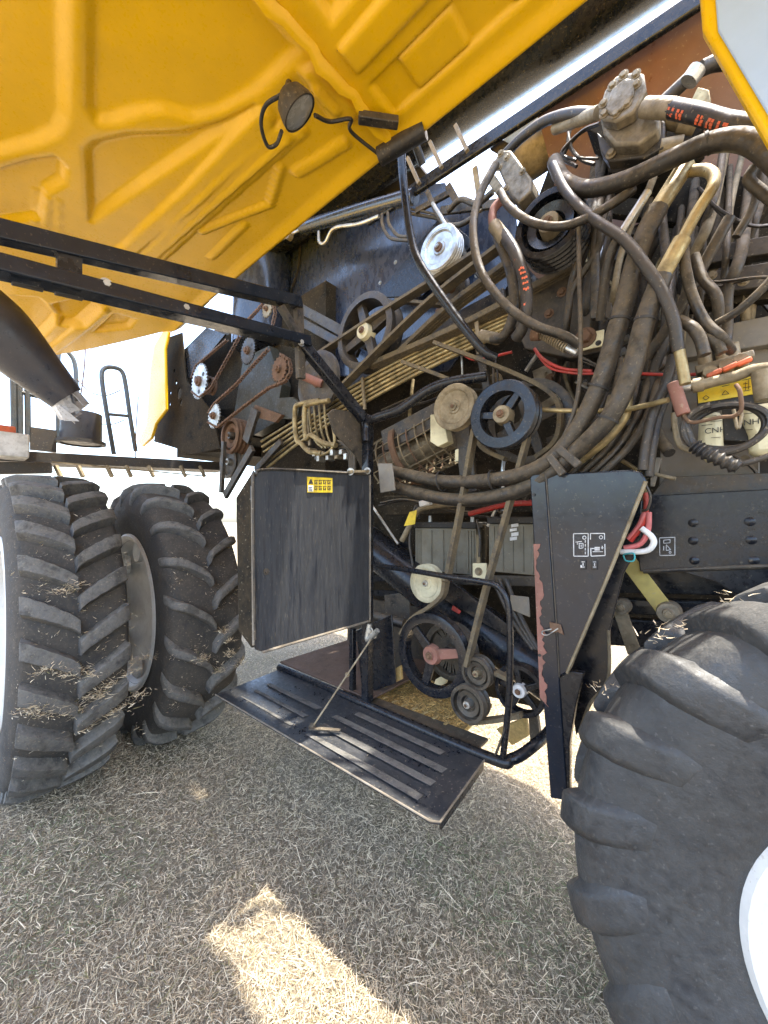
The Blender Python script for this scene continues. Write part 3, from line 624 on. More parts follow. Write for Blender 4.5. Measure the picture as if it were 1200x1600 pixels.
# ---- pulleys, sprockets
def pulley(px, py, Y, rpx, kind='v', mat=M_blackd, hub=M_tan, depth=.05, grooves=1, spokes=3, rot=0, label=None, hubr=.2, webmat=None, rimk=.82):
    c = at(px, py, Y=Y); r = wpx(rpx, c); d = depth
    def rim(inner):
        pf = [(inner, d / 2), (inner, -d / 2), (r * .97, -d / 2), (r, -d / 2 + .003)]; g = d / grooves
        for i in range(grooves):
            h0 = -d / 2 + i * g; pf += [(r, h0 + g * .15), (r - min(.018, g * .5), h0 + g * .5), (r, h0 + g * .85)]
        return pf + [(r, d / 2 - .003), (r * .97, d / 2), (inner, d / 2)]
    m = MB()
    if kind == 'spoke': m.lathe(rim(r * rimk), c, n=44)
    else:
        m.lathe(rim(r * .8)[:-1] + [(r * .8, d / 2)], c, n=40)
        if kind == 'flat': m.lathe([(0, -d * .42), (r * .28, -d * .42), (r * .32, -d * .3), (r * .7, -d * .3), (r * .76, -d * .45), (r * .86, -d * .47)], c, n=40)
        elif kind == 'dish': m.lathe([(0, -d * .05), (r * .34, -d * .05), (r * .42, -d * .3), (r * .66, -d * .38), (r * .74, -d * .1), (r * .82, -d * .1)], c, n=40)
        else: m.lathe([(0, 0), (r * .82, 0)], c, n=40)
        m.lathe([(0, d * .3), (r * .82, d * .3)], c, n=24)
    o = m.build('pulley', mat, H, label=label)
    if kind == 'spoke':
        for i in range(spokes):
            a = rot + 2 * math.pi * i / spokes; u = Vector((math.cos(a), 0, math.sin(a))); v = Vector((-u.z, 0, u.x))
            q = [c + u * (r * .12) + v * (r * .13), c + u * (r * .85) + v * (r * .1), c + u * (r * .85) - v * (r * .1), c + u * (r * .12) - v * (r * .13)]
            MB().prism([x + Vector((0, -d * .28, 0)) for x in q], (0, d * .4, 0)).build('spoke', (webmat if webmat and i == 0 else mat), o, bevel=.004)
    hr = r * hubr
    MB().lathe([(0, -d * .5 - .012), (hr * .45, -d * .5 - .012), (hr * .5, -d * .5 - .004), (hr * .95, -d * .5 - .004), (hr, -d * .45), (hr * 1.15, 0), (0, 0)], c, n=24).build('hub', hub, o)
    bolt(o, c + Vector((0, -d * .5 - .012, 0)), hr * .32, mat=M_rusty if hub is not M_rusty else M_steel)
    return o, c, r
def sprocket(px, py, Y, rpx, mat, teeth=26, th=.012, hub=M_rusty, holes=0, label=None):
    c = at(px, py, Y=Y); r = wpx(rpx, c); poly = []
    for i in range(teeth):
        for f, k in ((0, .9), (.3, 1.03), (.55, 1.03), (.85, .9)):
            a = 2 * math.pi * (i + f) / teeth; poly.append(c + Vector((math.cos(a) * r * k, -th / 2, math.sin(a) * r * k)))
    o = MB().prism(poly, (0, th, 0)).build('sprocket', mat, H, label=label)
    MB().lathe([(0, -.035), (r * .16, -.035), (r * .18, -.03), (r * .18, -.02), (r * .3, -.018), (r * .3, 0), (0, 0)], c + Vector((0, -th / 2, 0)), n=16).build('hub', hub, o)
    for i in range(holes):
        a = 2 * math.pi * i / holes + .5; MB().lathe([(0, -.001), (r * .13, -.001), (r * .13, .002), (0, .002)], c + Vector((math.cos(a) * r * .6, -th / 2 - .0005, math.sin(a) * r * .6)), n=12).build('hole', M_ink, o)
    return o, c, r
def chain(pts, Y=1.75, sz=.018, mat=M_rusty):
    P = resample([A(p, Y) for p in pts], sz * 1.05); m = MB()
    for i in range(len(P) - 1):
        a, b = P[i], P[i + 1]; d = (b - a); n_ = d.normalized(); yv = Vector((0, 1, 0)); s_ = n_.cross(yv).normalized()
        k = .012 if i % 2 else .008
        for sg in (-1, 1): m.box((a + b) / 2 + yv * sg * k, d * .62, s_ * sz * .36, yv * .0015)
        m.tube([a - yv * .014, a + yv * .014], sz * .28, n=7, smooth=False)
    return m.build('roller_chain', mat, H)
def belt(pts, wpx_, Y=1.7, th=.009, mat=M_belt, ribs=0, wy=.022, label=None):
    """flat or ribbed belt whose broad side lies along the pulley axis"""
    P = [A(p, Y) for p in pts]; P = spline(P, 5) if len(P) > 2 else P; m = MB(); yv = Vector((0, 1, 0))
    prof_ = [(-wy, -th), (-wy, th), (wy, th), (wy, -th)]
    if ribs:
        prof_ = [(-wy, th)] + [(-wy + 2 * wy * (i + f) / ribs, -th + g) for i in range(ribs) for f, g in ((.1, 0), (.5, th * 1.1), (.9, 0))] + [(wy, th)]
    V = []; k = len(prof_)
    for i, p in enumerate(P):
        t = (P[min(i + 1, len(P) - 1)] - P[max(i - 1, 0)]).normalized(); s_ = t.cross(yv).normalized()
        for a, b in prof_: V.append(p + yv * a + s_ * b)
    F_ = [(i * k + j, i * k + (j + 1) % k, (i + 1) * k + (j + 1) % k, (i + 1) * k + j) for i in range(len(P) - 1) for j in range(k)]
    F_ += [tuple(range(k))[::-1], tuple(range((len(P) - 1) * k, len(P) * k))]
    return m.add(V, F_).build('drive_belt', mat, H, label=label)
# lower group
pulley(677, 1022, 1.60, 64, 'spoke', M_black, M_redox, .05, 1, 3, rot=.25, label='large black three-spoke pulley with red hub above the tray', hubr=.22, webmat=M_redox, rimk=.77)
pulley(705, 1016, 1.72, 44, 'v', M_blackd, M_blackd, .06, 2)
pulley(668, 911, 1.60, 30, 'flat', M_creamp, M_steel, .04, 1, label='cream flat idler pulley above the large spoked pulley', hubr=.16)
pulley(748, 1050, 1.60, 25, 'dish', M_blackd, M_tan, .06, 2, label='small dark double-groove pulley, upper of the touching pair')
pulley(735, 1097, 1.58, 29, 'dish', M_blackd, M_steel, .07, 2, label='small dark double-groove pulley, lower of the touching pair')
pulley(814, 1077, 1.66, 40, 'spoke', M_black, M_wht, .05, 1, 5, rot=.5, label='black spoked pulley with white hub beside the rusty column edge', hubr=.26)
# middle group
pulley(712, 637, 1.60, 36, 'flat', M_tan, M_tan, .05, 1, label='tan dusty flat idler pulley left of the black spoked pulley', hubr=.18)
pulley(789, 650, 1.55, 53, 'spoke', M_black, M_tan, .075, 2, 3, rot=.9, label='shiny black three-spoke double pulley in the middle of the machine', hubr=.26, rimk=.68)
pulley(828, 660, 1.78, 66, 'spoke', M_blackd, M_blackd, .05, 1, 4, rot=.3)
pulley(690, 391, 1.74, 34, 'flat', M_steel, M_rusty, .07, 4, label='pale steel pulley under the white gap, behind the prop rod', hubr=.2)
pulley(706, 452, 1.86, 28, 'v', M_blackd, M_rusty, .05, 1)
pulley(577, 522, 1.80, 58, 'spoke', M_blackd, M_cream, .12, 1, 4, rot=.3, label='deep dark drum pulley with cream hub in front of the blue wall', hubr=.22)
pulley(497, 597, 1.70, 48, 'flat', M_blackd, M_rusty, .03, 1, label='thin dark disc pulley with rusty rim left of the pipes')
hose('rusty_shaft', [(474, 588, 1.60), (503, 600, 1.68)], 13, M_redox, H)
pulley(865, 362, 1.62, 52, 'dish', M_black, M_tan, .13, 5, label='big multi-groove black pulley below the hydraulic pump', hubr=.3)
pulley(368, 682, 1.72, 28, 'dish', M_rusty, M_blackd, .12, 3); pulley(360, 722, 1.72, 26, 'v', M_blackd, M_steel, .06, 1)
sprocket(312, 596, 1.60, 27, M_steel, 30, holes=3, label='bright steel sprocket at the far left of the chain drive')
pulley(330, 603, 1.72, 14, 'v', M_rusty, M_rusty, .05, 1)
sprocket(335, 650, 1.58, 19, M_steel, 22, label='small bright sprocket at the bottom of the long chain')
sprocket(388, 548, 1.72, 21, M_blackd, 28, holes=1); sprocket(437, 577, 1.64, 20, M_rusty, 18, label='rusty sprocket on the chain drive near the arm upright')
sprocket(418, 483, 1.74, 13, M_tan, 14)
chain([(300, 612, 1.6), (312, 621, 1.6), (330, 606, 1.6), (352, 566, 1.6), (372, 530, 1.6), (385, 505, 1.62)], sz=.02)
chain([(300, 590, 1.6), (306, 572, 1.6), (330, 552, 1.6), (356, 530, 1.6)], sz=.02)
chain([(326, 660, 1.58), (340, 668, 1.58), (380, 636, 1.6), (420, 606, 1.62), (446, 596, 1.64), (455, 580, 1.64), (452, 562, 1.64), (438, 553, 1.64)], sz=.024)
chain([(326, 645, 1.58), (336, 630, 1.58), (370, 600, 1.6), (400, 566, 1.62), (420, 545, 1.64)], sz=.024)
chain([(383, 505, 1.72), (402, 485, 1.72), (415, 470, 1.74), (428, 474, 1.74), (430, 490, 1.74), (425, 512, 1.72)], sz=.02)
# belts
belt([(742, 672), (720, 795), (699, 905)], 9, 1.57, label='narrow V-belt from the tan idler down to the cream idler')
belt([(826, 678), (790, 810), (757, 930), (730, 1040)], 9, 1.57, label='narrow V-belt from the black double pulley down to the large pulley')
belt([(697, 908), (692, 930), (672, 948), (645, 966), (628, 990)], 9, 1.60)
belt([(736, 1128), (775, 1124), (815, 1117)], 6, 1.62); belt([(775, 1050), (800, 1062)], 6, 1.62)
belt([(500, 553), (590, 494), (680, 438), (742, 398)], 16, 1.76, ribs=0, wy=.03, label='long belt rising from the disc pulley to the pale pulley, upper run')
belt([(538, 602), (620, 520), (690, 456), (790, 380)], 16, 1.72, wy=.03, label='long belt crossing behind the prop rod, lower run')
belt([(580, 574), (680, 532), (770, 490), (900, 420)], 24, 1.80, ribs=6, wy=.05, th=.014, label='broad ribbed belt under the black multi-groove pulley')
belt([(620, 560), (700, 486), (800, 412)], 22, 1.84, ribs=4, wy=.045, th=.012)
belt([(620, 470), (680, 476), (712, 476)], 12, 1.86, wy=.025)
belt([(680, 536), (760, 566), (830, 596), (866, 620), (876, 650), (868, 690), (838, 715)], 7, 1.70, label='thin tan belt running over the large pulley behind the black double pulley')
belt([(630, 566), (680, 584), (715, 598)], 7, 1.66)
belt([(742, 668), (755, 700), (790, 718)], 7, 1.66)
# flat dusty channels behind the belts
for (a, b, wd, Y) in (((548, 590), (790, 470), 30, 2.0), ((470, 482), (575, 540), 14, 1.9), ((475, 505), (560, 552), 12, 1.9), ((600, 690), (700, 640), 34, 1.85), ((720, 640), (735, 770), 26, 1.8), ((745, 520), (770, 650), 12, 1.85), ((810, 500), (930, 470), 60, 1.95)):
    p, q = A((*a, Y)), A((*b, Y)); MB().bar(p, q, .03, wpx(wd, p), up=(0, 0, 1)).build('frame_channel', M_blackd, H, bevel=.004)
# ---- pipe bundle along the side
for k in range(6):
    o = k * 8.5
    hose('steel_pipe', [(408 + k * 2, 690 + o * .95, 1.8), (470, 652 + o * .9, 1.8), (545, 607 + o * .85, 1.8), (640, 556 + o * .8, 1.82), (760, 500 + o * .75, 1.84), (800, 482 + o * .75, 1.86)], 6.5 if k % 2 else 5, M_gold, H, n=8)
for px, py in ((566, 612), (745, 525), (480, 668)):
    MB().bar(A((px, py - 22, 1.77)), A((px + 4, py + 28, 1.77)), .02, .012, up=(0, 1, 0)).build('pipe_clip', M_tan, H)
# looped pipes above the door
for (x0, y0, x1, y1, d) in ((459, 634, 488, 705, 8), (474, 634, 510, 692, 8)):
    hose('looped_pipe', [(x0 + 40, y0 - 8, 1.62), (x0 + 12, y0 - 3, 1.6), (x0 + 2, y0 + 6, 1.6), (x0 + 4, y0 + 50, 1.6), (x0 + 12, y1 - 12, 1.6), (x1 - 5, y1, 1.6), (x1 + 15, y1 + 4, 1.6)], d, M_gold, H, n=8)
for k in range(4): hose('thin_pipe', [(482 + k * 8, 630, 1.66), (486 + k * 8, 670, 1.66), (494 + k * 7, 690, 1.66), (505 + k * 5, 700, 1.66)], 4, M_gold, H, n=6)
hose('thin_pipe', [(519, 660, 1.6), (523, 690, 1.6), (515, 705, 1.6), (500, 712, 1.6)], 5, M_gold, H, n=8)
vb = MB().box(A((512, 712, 1.66)), (.1, 0, 0), (0, .03, 0), (0, 0, .02)).build('valve_block', M_blackd, H, bevel=.003, label='dark valve block with small pipe fittings above the door')
for k in range(9): MB().box(A((488 + k * 7, 703 + (k * 7) % 15, 1.62)), (.013, 0, 0), (0, .03, 0), (0, 0, .011 + .004 * (k % 3))).build('fitting', M_steel if k % 3 else M_tan, vb, bevel=.003)
for k in range(3): hose('small_hose', [(515 + k * 8, 700, 1.64), (530 + k * 6, 690 + k * 5, 1.62), (545 + k * 4, 705, 1.62), (548 + k * 3, 735, 1.62)], 6, M_hose, H)
plate('octagon_guard', [(432, 622), (458, 620), (468, 628), (464, 655), (440, 654), (428, 645)], 1.75, .02, M_olive, H)
# left of the pipes: black shields, legs
for (a, b, wd, Y) in (((395, 700), (352, 775), 13, 1.62), ((385, 690), (400, 640), 20, 1.7), ((400, 735), (440, 690), 10, 1.75), ((350, 690), (346, 770), 8, 1.62)):
    p, q = A((*a, Y)), A((*b, Y)); MB().bar(p, q, .03, wpx(wd, p)).build('frame_strut', M_blackd, H, bevel=.003)
plate('gear_case', [(380, 560), (420, 540), (440, 600), (430, 660), (396, 680), (362, 668)], 1.9, .1, M_olive, H)
plate('bearing_bracket', [(398, 632), (440, 648), (430, 660), (392, 650)], 1.72, .03, M_rusty, H)
plate('front_cover', [(258, 575), (322, 512), (352, 522), (296, 590), (270, 598)], 1.72, .02, M_black, H, label='black bolted cover strip left of the chain drive')
plate('front_side_sheet', [(322, 520), (380, 500), (380, 640), (340, 660), (320, 640), (292, 596)], 1.95, .02, M_blackd, H)
# perforated black sheet with real holes
def holed(name, poly, holes, Y, mat, label=None):
    bm = bmesh.new()
    def loop(pts):
        vs_ = [bm.verts.new(p) for p in pts]; return [bm.edges.new((vs_[i], vs_[(i + 1) % len(vs_)])) for i in range(len(vs_))]
    es = loop([A((*p, Y)) for p in poly])
    for hx, hy, hr in holes:
        c = A((hx, hy, Y)); r_ = wpx(hr, c); es += loop([c + Vector((math.cos(t) * r_, 0, math.sin(t) * r_)) for t in [2 * math.pi * i / 14 for i in range(14)]])
    bmesh.ops.triangle_fill(bm, edges=es, use_beauty=True)
    me = bpy.data.meshes.new(name); bm.to_mesh(me); bm.free(); me.materials.append(mat); o = bpy.data.objects.new(name, me); COL.objects.link(o); par(o, H)
    s_ = o.modifiers.new('sheet', 'SOLIDIFY'); s_.thickness = .012; s_.offset = 0
    if label: o['label'] = label
    return o
holed('perforated_sheet', [(256, 530), (285, 520), (292, 596), (330, 640), (345, 700), (300, 710), (250, 690), (240, 680), (256, 640)], [(281, 615, 9), (276, 597, 4), (267, 614, 3), (284, 629, 5), (266, 632, 3), (273, 580, 3)], 1.7, M_inner, 'black perforated sheet behind the yellow front shield')
plate('front_box', [(250, 640), (300, 632), (345, 650), (350, 706), (300, 708), (240, 690)], 1.9, .5, M_inner, H)
plate('front_shield', [(257, 512), (263, 518), (257, 545), (259, 640), (243, 662), (236, 685), (222, 698), (214, 690), (228, 664), (234, 580), (240, 540)], 1.52, .03, M_yel, H, bevel=.01, label='narrow yellow front shield lit from behind')
plate('shield_corner', [(262, 505), (320, 455), (325, 470), (280, 512), (262, 520)], 1.8, .02, M_blue, H)

# ---- caged rotary fan behind the middle
fan = empty('fan_cage', at(650, 700, Y=1.95), H); lab(fan, 'rusty cage around a cylindrical fan behind the middle pulleys')
cc = at(648, 706, Y=2.0)
axd = (at(720, 665, Y=2.0) - at(590, 735, Y=2.0)).normalized(); fr = .18
for k in range(9):
    MB().lathe([(fr, -.004), (fr + .008, -.004), (fr + .008, .004), (fr, .004), (fr, -.004)], cc + axd * (-.24 + k * .065), axd, n=28).build('cage_ring', M_rusty if k in (2, 5) else M_tan, fan)
for k in range(16):
    a = 2 * math.pi * k / 16; u = axd.cross(Vector((0, 0, 1))).normalized(); v = axd.cross(u)
    d = (u * math.cos(a) + v * math.sin(a)) * (fr + .004); MB().tube([cc + d - axd * .26, cc + d + axd * .3], .004, n=5).build('cage_bar', M_tan, fan)
MB().lathe([(fr + .02, -.02), (fr + .035, -.02), (fr + .035, .02), (fr + .02, .02), (fr + .02, -.02)], cc - axd * .02, axd, n=32).build('rusty_band', M_rusty, fan)
MB().tube([cc - axd * .25, cc + axd * .28], fr * .55, n=20, smooth=False).build('rotor', M_alu, fan)
plate('solenoid', [(672, 648), (690, 645), (700, 690), (684, 698), (672, 690)], 1.7, .06, M_cream, H, bevel=.004); plate('tag', [(711, 703), (716, 701), (716, 720), (710, 722)], 1.62, .004, M_cream, H)

# ---- lower black auger tube, cover, pipes
MB().tube([A((560, 838, 1.98)), A((700, 945, 1.93)), A((880, 1068, 1.88))], .125, n=28).build('auger_tube', M_black, H, label='sloping black auger tube behind the lower pulleys')
plate('auger_cover', [(640, 905), (700, 905), (805, 985), (800, 1000), (690, 935)], 1.78, .03, M_black, H)
plate('red_clip', [(707, 946), (720, 955), (717, 960), (705, 953)], 1.74, .01, M_red, H)
MB().tube([A((578, 960, 1.8)), A((632, 975, 1.82))], .03, n=14).build('cross_tube', M_blackd, H)
for k in range(4): MB().bar(A((585, 860 + k * 22, 2.1)), A((640, 850 + k * 26, 2.1)), .02, .04).build('rear_fin', M_black, H)
hose('thin_rod', [(578, 785, 1.6), (622, 850, 1.6)], 4, M_steel, H)
plate('gusset_plate', [(797, 930), (826, 933), (828, 965), (797, 952)], 1.72, .008, M_grey, H); 
for k in range(3): hose('lower_hose', [(770 + k * 10, 905, 1.8), (796 + k * 8, 960, 1.78), (815 + k * 6, 990, 1.76), (834 + k * 4, 1015, 1.74)], 8, M_hoseb, H)
plate('small_bracket', [(738, 880), (760, 880), (760, 908), (744, 908), (738, 902)], 1.6, .012, M_cream, H, bevel=.004, label='cream bracket with a bolt above the guard rail')
bolt(H, A((748, 893, 1.6)), .014)
plate('side_sheet', [(600, 930), (640, 925), (640, 1060), (612, 1060)], 1.95, .01, M_blackd, H)
plate('straw_bracket', [(598, 1058), (625, 1040), (627, 1062), (600, 1075)], 1.66, .02, M_chaff, H); plate('straw_bracket', [(680, 1062), (702, 1050), (696, 1068), (676, 1078)], 1.78, .02, M_cream, H)
plate('lower_bracket', [(775, 1140), (822, 1120), (826, 1150), (800, 1165)], 1.8, .02, M_chaff, H); plate('lower_arm', [(825, 1115), (838, 1110), (843, 1150), (828, 1158)], 1.75, .03, M_blackd, H)

# ---- batteries (lift out of the machine: things of their own)
def battery(poly, Y, label, sticker):
    p = [A((*q, Y)) for q in poly]; b = empty('battery', ((p[0] + p[1]) / 2 + Vector((0, .09, 0)))); b.location.z = min(p[2].z, p[3].z); WLOC[b.name] = Vector(b.location)
    lab(b, label, 'battery', 'batteries on the side shelf')
    x0, x1 = min(q.x for q in p), max(q.x for q in p); z0, z1 = min(q.z for q in p), max(q.z for q in p); zc = z1 - .035
    MB().box(((x0 + x1) / 2, Y + .09, (z0 + zc) / 2), ((x1 - x0) / 2, 0, 0), (0, .085, 0), (0, 0, (zc - z0) / 2)).build('case', M_bat, b, bevel=.004)
    MB().box(((x0 + x1) / 2, Y + .088, (zc + z1) / 2 + .001), ((x1 - x0) / 2 + .006, 0, 0), (0, .096, 0), (0, 0, (z1 - zc) / 2)).build('lid', M_ink, b, bevel=.005)
    L_ = x1 - x0
    for f in (.03, .065, .1, .3, .5, .7, .88, .925, .965):
        wv = .005 if (f < .15 or f > .85) else .0025
        MB().box((x0 + L_ * f, Y + .004, (z0 + zc) / 2), (wv, 0, 0), (0, .007, 0), (0, 0, (zc - z0) / 2 - .012)).build('rib', M_bat, b, bevel=.002)
    for f in (.15, .85): MB().lathe([(0, .04), (.01, .04), (.012, 0), (0, 0)], (x0 + L_ * f, Y + .08, z1), (0, 0, 1), n=12).build('terminal', M_steel, b)
    if sticker:
        for k in range(5):
            xx = x0 + L_ * (.52 + .03 * (k % 2)); MB().box((xx, Y - .005, z1 - .02 - k * .022), (.018, 0, .003), (0, .001, 0), (0, 0, .009 - .001 * (k % 3))).build('torn_label', M_wht, b, smooth=False)
    return b
battery([(648, 816), (743, 816), (743, 890), (648, 890)], 1.92, 'dusty grey battery left of its twin, behind the cream idler pulley', False)
battery([(764, 808), (842, 808), (842, 893), (764, 893)], 1.87, 'dusty grey battery with torn white label, next to the black column', True)
MB().bar(A((640, 905, 1.89)), A((860, 908, 1.89)), .03, .05).build('battery_shelf', M_blackd, H, bevel=.003)
plate('battery_side', [(748, 820), (758, 820), (758, 900), (748, 900)], 1.99, .05, M_inner, H)
hose('battery_cable', [(733, 803, 1.88), (760, 796, 1.88), (795, 788, 1.86), (840, 785, 1.86)], 9, M_red, H, label='bright red battery cable')
hose('tan_hose', [(628, 845, 1.86), (642, 818, 1.86), (655, 797, 1.86), (680, 790, 1.88), (720, 787, 1.9)], 9, M_tan, H)
MB().box(A((665, 786, 1.84)), (.035, 0, .006), (0, .02, 0), (-.003, 0, .017)).build('white_block', M_wht, H, bevel=.006)
plate('yellow_tag', [(640, 800), (651, 797), (648, 819), (631, 822)], 1.84, .003, M_stick, H, bevel=0)
hose('battery_wire', [(745, 812, 1.88), (750, 840, 1.87), (749, 870, 1.87)], 4, M_hoseb, H)
hose('loop_cable', [(655, 810, 1.9), (650, 790, 1.9), (640, 840, 1.88), (645, 885, 1.88)], 4, M_hoseb, H)
plate('upper_shelf', [(600, 775), (830, 775), (830, 800), (600, 805)], 2.1, .1, M_inner, H)

# ---- black column panel with pictograms, at the rear wheel
YC = 1.5
colp = plate('column_panel', [(853, 741), (985, 734), (1001, 737), (1010, 750), (1007, 762), (887, 1050), (872, 1058)], YC, .018, M_col, H, label='black corner panel with white pictograms next to the rear wheel', bevel=.005)
plate('column_edge', [(828, 746), (833, 741), (852, 740), (874, 1060), (887, 1252), (860, 1247), (846, 1060), (836, 880)], YC + .004, .03, M_col, colp, bevel=.004)
rg = [(832, 850)] + [(841 + 5 * math.sin(i * 1.7) + 6 * (i / 14), 850 + i * 18) for i in range(15)] + [(856, 1110)] + [(833 + i * 1.45, 1100 - i * 18) for i in range(1, 0, -1)]
rg = [(829 + (y - 746) * .042, y) for y in range(850, 1110, 20)] + [(840 + random.uniform(-3.5, 4) + 2 * math.sin(y * .07) + (y - 850) * .055, y) for y in range(1105, 845, -5)]
plate('peeled_edge', rg, YC + .0015, .002, M_redox, colp, bevel=0)
MB().tube([A((1009, 752, YC - .004)), A((948, 905, YC - .004)), A((886, 1052, YC - .004))], .006, n=6).build('worn_lit_edge', M_tan, colp)  # tan line along the diagonal edge of the panel
MB().tube([A((853, 742, YC - .002)), A((868, 950, YC - .002)), A((874, 1058, YC - .002))], .003, n=6).build('fold_line', M_blackd, colp)
plate('lower_flap', [(873, 1059), (890, 1048), (912, 1052), (900, 1100), (890, 1160), (890, 1254), (884, 1250)], YC + .01, .03, M_black, colp)
plate('arch_sheet', [(1003, 780), (1000, 850), (975, 895), (953, 985), (950, 1065), (920, 1105), (900, 1150), (886, 1060)], YC + .12, .015, M_black, colp)
MB().tube([A((951, 985, YC + .115)), A((950, 1060, YC + .115)), A((922, 1100, YC + .115)), (A((905, 1145, YC + .115)))], .006, n=6).build('worn_lit_edge', M_tan, colp)  # tan tube paints the sunlit rim of the arch sheet
def ymark(parent, quads, Y, mat, name='print', th=.0012):
    m = MB()
    for q in quads: m.prism([A((*p, Y)) for p in q], (0, th, 0))
    return lab(m.build(name, mat, parent, smooth=False), kind='stuff')
def ln(x0, y0, x1, y1, t=.9):
    dx, dy = x1 - x0, y1 - y0; l = math.hypot(dx, dy); nx, ny = -dy / l * t / 2, dx / l * t / 2
    return [(x0 + nx, y0 + ny), (x1 + nx, y1 + ny), (x1 - nx, y1 - ny), (x0 - nx, y0 - ny)]
def ring(cx, cy, r, t=.9, n=12): return [ln(cx + r * math.cos(2 * math.pi * i / n), cy + r * math.sin(2 * math.pi * i / n), cx + r * math.cos(2 * math.pi * (i + 1) / n), cy + r * math.sin(2 * math.pi * (i + 1) / n), t) for i in range(n)]
Q = [ln(896, 834, 919, 833.5, 1.3), ln(919, 833.5, 919, 869, 1.3), ln(919, 869, 896.5, 869, 1.3), ln(896.5, 869, 896, 834, 1.3)] + ring(913, 840, 2.6, 1.1)
Q += [ln(914.5, 844 + i * 6, 914.5, 848 + i * 6, 1.2) for i in range(4)] + [ln(899, 847, 909, 846, 1), ln(902, 847, 902, 851, 1), ln(904, 849, 911, 849, 1), ln(905, 849, 905, 857, 1), ln(911, 849, 911, 856, 1), ln(906, 857, 911, 856, 1), ln(908, 851, 908, 855, 1)]
Q += [ln(922.5, 843, 922.5, 833.5, 1.3), ln(922.5, 833.5, 944.5, 833.5, 1.3), ln(944.5, 833.5, 944.5, 843, 1.3), ln(945, 850, 945.5, 868, 1.3), ln(945.5, 868, 923.5, 869, 1.3), ln(923.5, 869, 923, 856, 1.3)] + ring(939, 839.5, 2.6, 1.1)
Q += [ln(924, 857, 929, 857, 1.4), ln(929, 856, 937, 856, 2.8), ln(929, 859, 937, 859, 2.4), ln(941, 853, 941, 858, 1.2), ln(939, 856, 943, 856, 1), ln(926, 862, 942, 862, 1)]
ymark(colp, Q, YC - .0012, M_inkw, 'pictogram')
for x, m_ in ((911, M_wht), (929, M_ink)):
    sw = plate('switch', [(x - 4.5, 875), (x + 4.5, 875), (x + 4.5, 890), (x - 4.5, 890)], YC - .006, .006, M_ink, colp, bevel=.002)
    ymark(sw, [ln(x - 2.5, 878, x + 2.5, 878, 1), ln(x - 2.5, 886, x + 2.5, 886, 1), ln(x, 880, x, 884, 1.4)] + ([ln(x - 3, 883, x - 3, 887, 2)] if m_ is M_wht else []), YC - .0075, m_ if m_ is M_wht else M_inkw)
for x, y, r_ in ((921.5, 901, 4), (833.5, 773, 2.4), (843, 1024, 2.4)): 
    c = A((x, y, YC - .001)); MB().lathe([(0, 0), (wpx(r_, c), 0), (wpx(r_, c), .002), (0, .002)], c, n=14).build('hole', M_ink, colp)
plate('latch', [(858, 972), (876, 976), (881, 993), (872, 988), (860, 990)], YC - .008, .008, M_rusty, colp)
hose('latch_clip', [(872, 982, YC - .012), (856, 992, YC - .014), (848, 991, YC - .014), (848, 986, YC - .014), (862, 983, YC - .012)], 2.2, M_steel, colp, n=6)
hose('panel_wire', [(1006, 752, 1.52), (1016, 775, 1.53), (1012, 795, 1.54), (1003, 798, 1.55)], 4, M_hoseb, H)
# cables behind the column
hose('red_cable', [(1008, 770, 1.56), (1010, 790, 1.56), (1003, 820, 1.57), (985, 845, 1.58)], 8, M_red, H); hose('pink_cable', [(1014, 800, 1.56), (1012, 830, 1.57), (1000, 850, 1.58), (975, 856, 1.58)], 8, M_pink, H, label='loop of faded red cable behind the column')
hose('pink_cable', [(1008, 800, 1.56), (998, 822, 1.57), (982, 842, 1.58)], 8, M_pink, H)
hose('white_conduit', [(1002, 825, 1.56), (1018, 838, 1.56), (1021, 850, 1.56), (1008, 861, 1.57), (970, 862, 1.58)], 9, M_wht, H, label='white plastic conduit loop behind the column')
hose('turquoise_wire', [(975, 866, 1.57), (990, 865, 1.56), (990, 876, 1.56), (978, 876, 1.56), (974, 868, 1.57)], 2.5, M_cyan, H, n=6)

# ---- rear frame, right
rp = plate('rear_rail_panel', [(990, 800), (1010, 775), (1420, 752), (1420, 1010), (1200, 975), (1160, 935), (1120, 910), (1070, 895), (1000, 893)], 1.78, .015, M_black, H, label='black rail panel with dimples above the rear wheel')
for px, py in ((1083, 817), (1172, 815), (1083, 845), (1174, 844), (1085, 876), (1178, 876)):
    c = A((px, py, 1.778)); MB().lathe([(0, -.004), (.009, -.003), (.015, 0)], c, n=14).build('dimple', M_black, rp)
Q = [ln(1030.5, 840.5, 1054.5, 839.5, 1.2), ln(1054.5, 839.5, 1054.5, 867.5, 1.2), ln(1054.5, 867.5, 1031, 868, 1.2), ln(1031, 868, 1030.5, 840.5, 1.2)] + ring(1047, 863, 1.6, 1) + [ln(1037, 844, 1047, 843, 1), ln(1047, 843, 1047, 848, 1), ln(1047, 848, 1037, 849, 1), ln(1037, 849, 1037, 844, 1), ln(1041, 851, 1041, 860, 1), ln(1041, 860, 1048, 859, 1), ln(1048, 859, 1041, 851, 1), ln(1037, 853, 1037, 860, 1.4)]
ymark(rp, Q, 1.7765, M_inkw, 'pictogram')
MB().tube([A((1005, 893, 1.775)), A((1200, 885, 1.775)), A((1420, 880, 1.775))], .008, n=8).build('fold_line', M_blackd, rp)
plate('rear_ledge', [(1040, 745), (1420, 730), (1420, 775), (1015, 778)], 1.82, .08, M_blackd, H)
plate('side_sheet', [(1035, 600), (1060, 560), (1140, 540), (1420, 470), (1420, 752), (1030, 764)], 1.92, .012, M_grey, H, label='grey dusty side sheet behind the coiled cable')
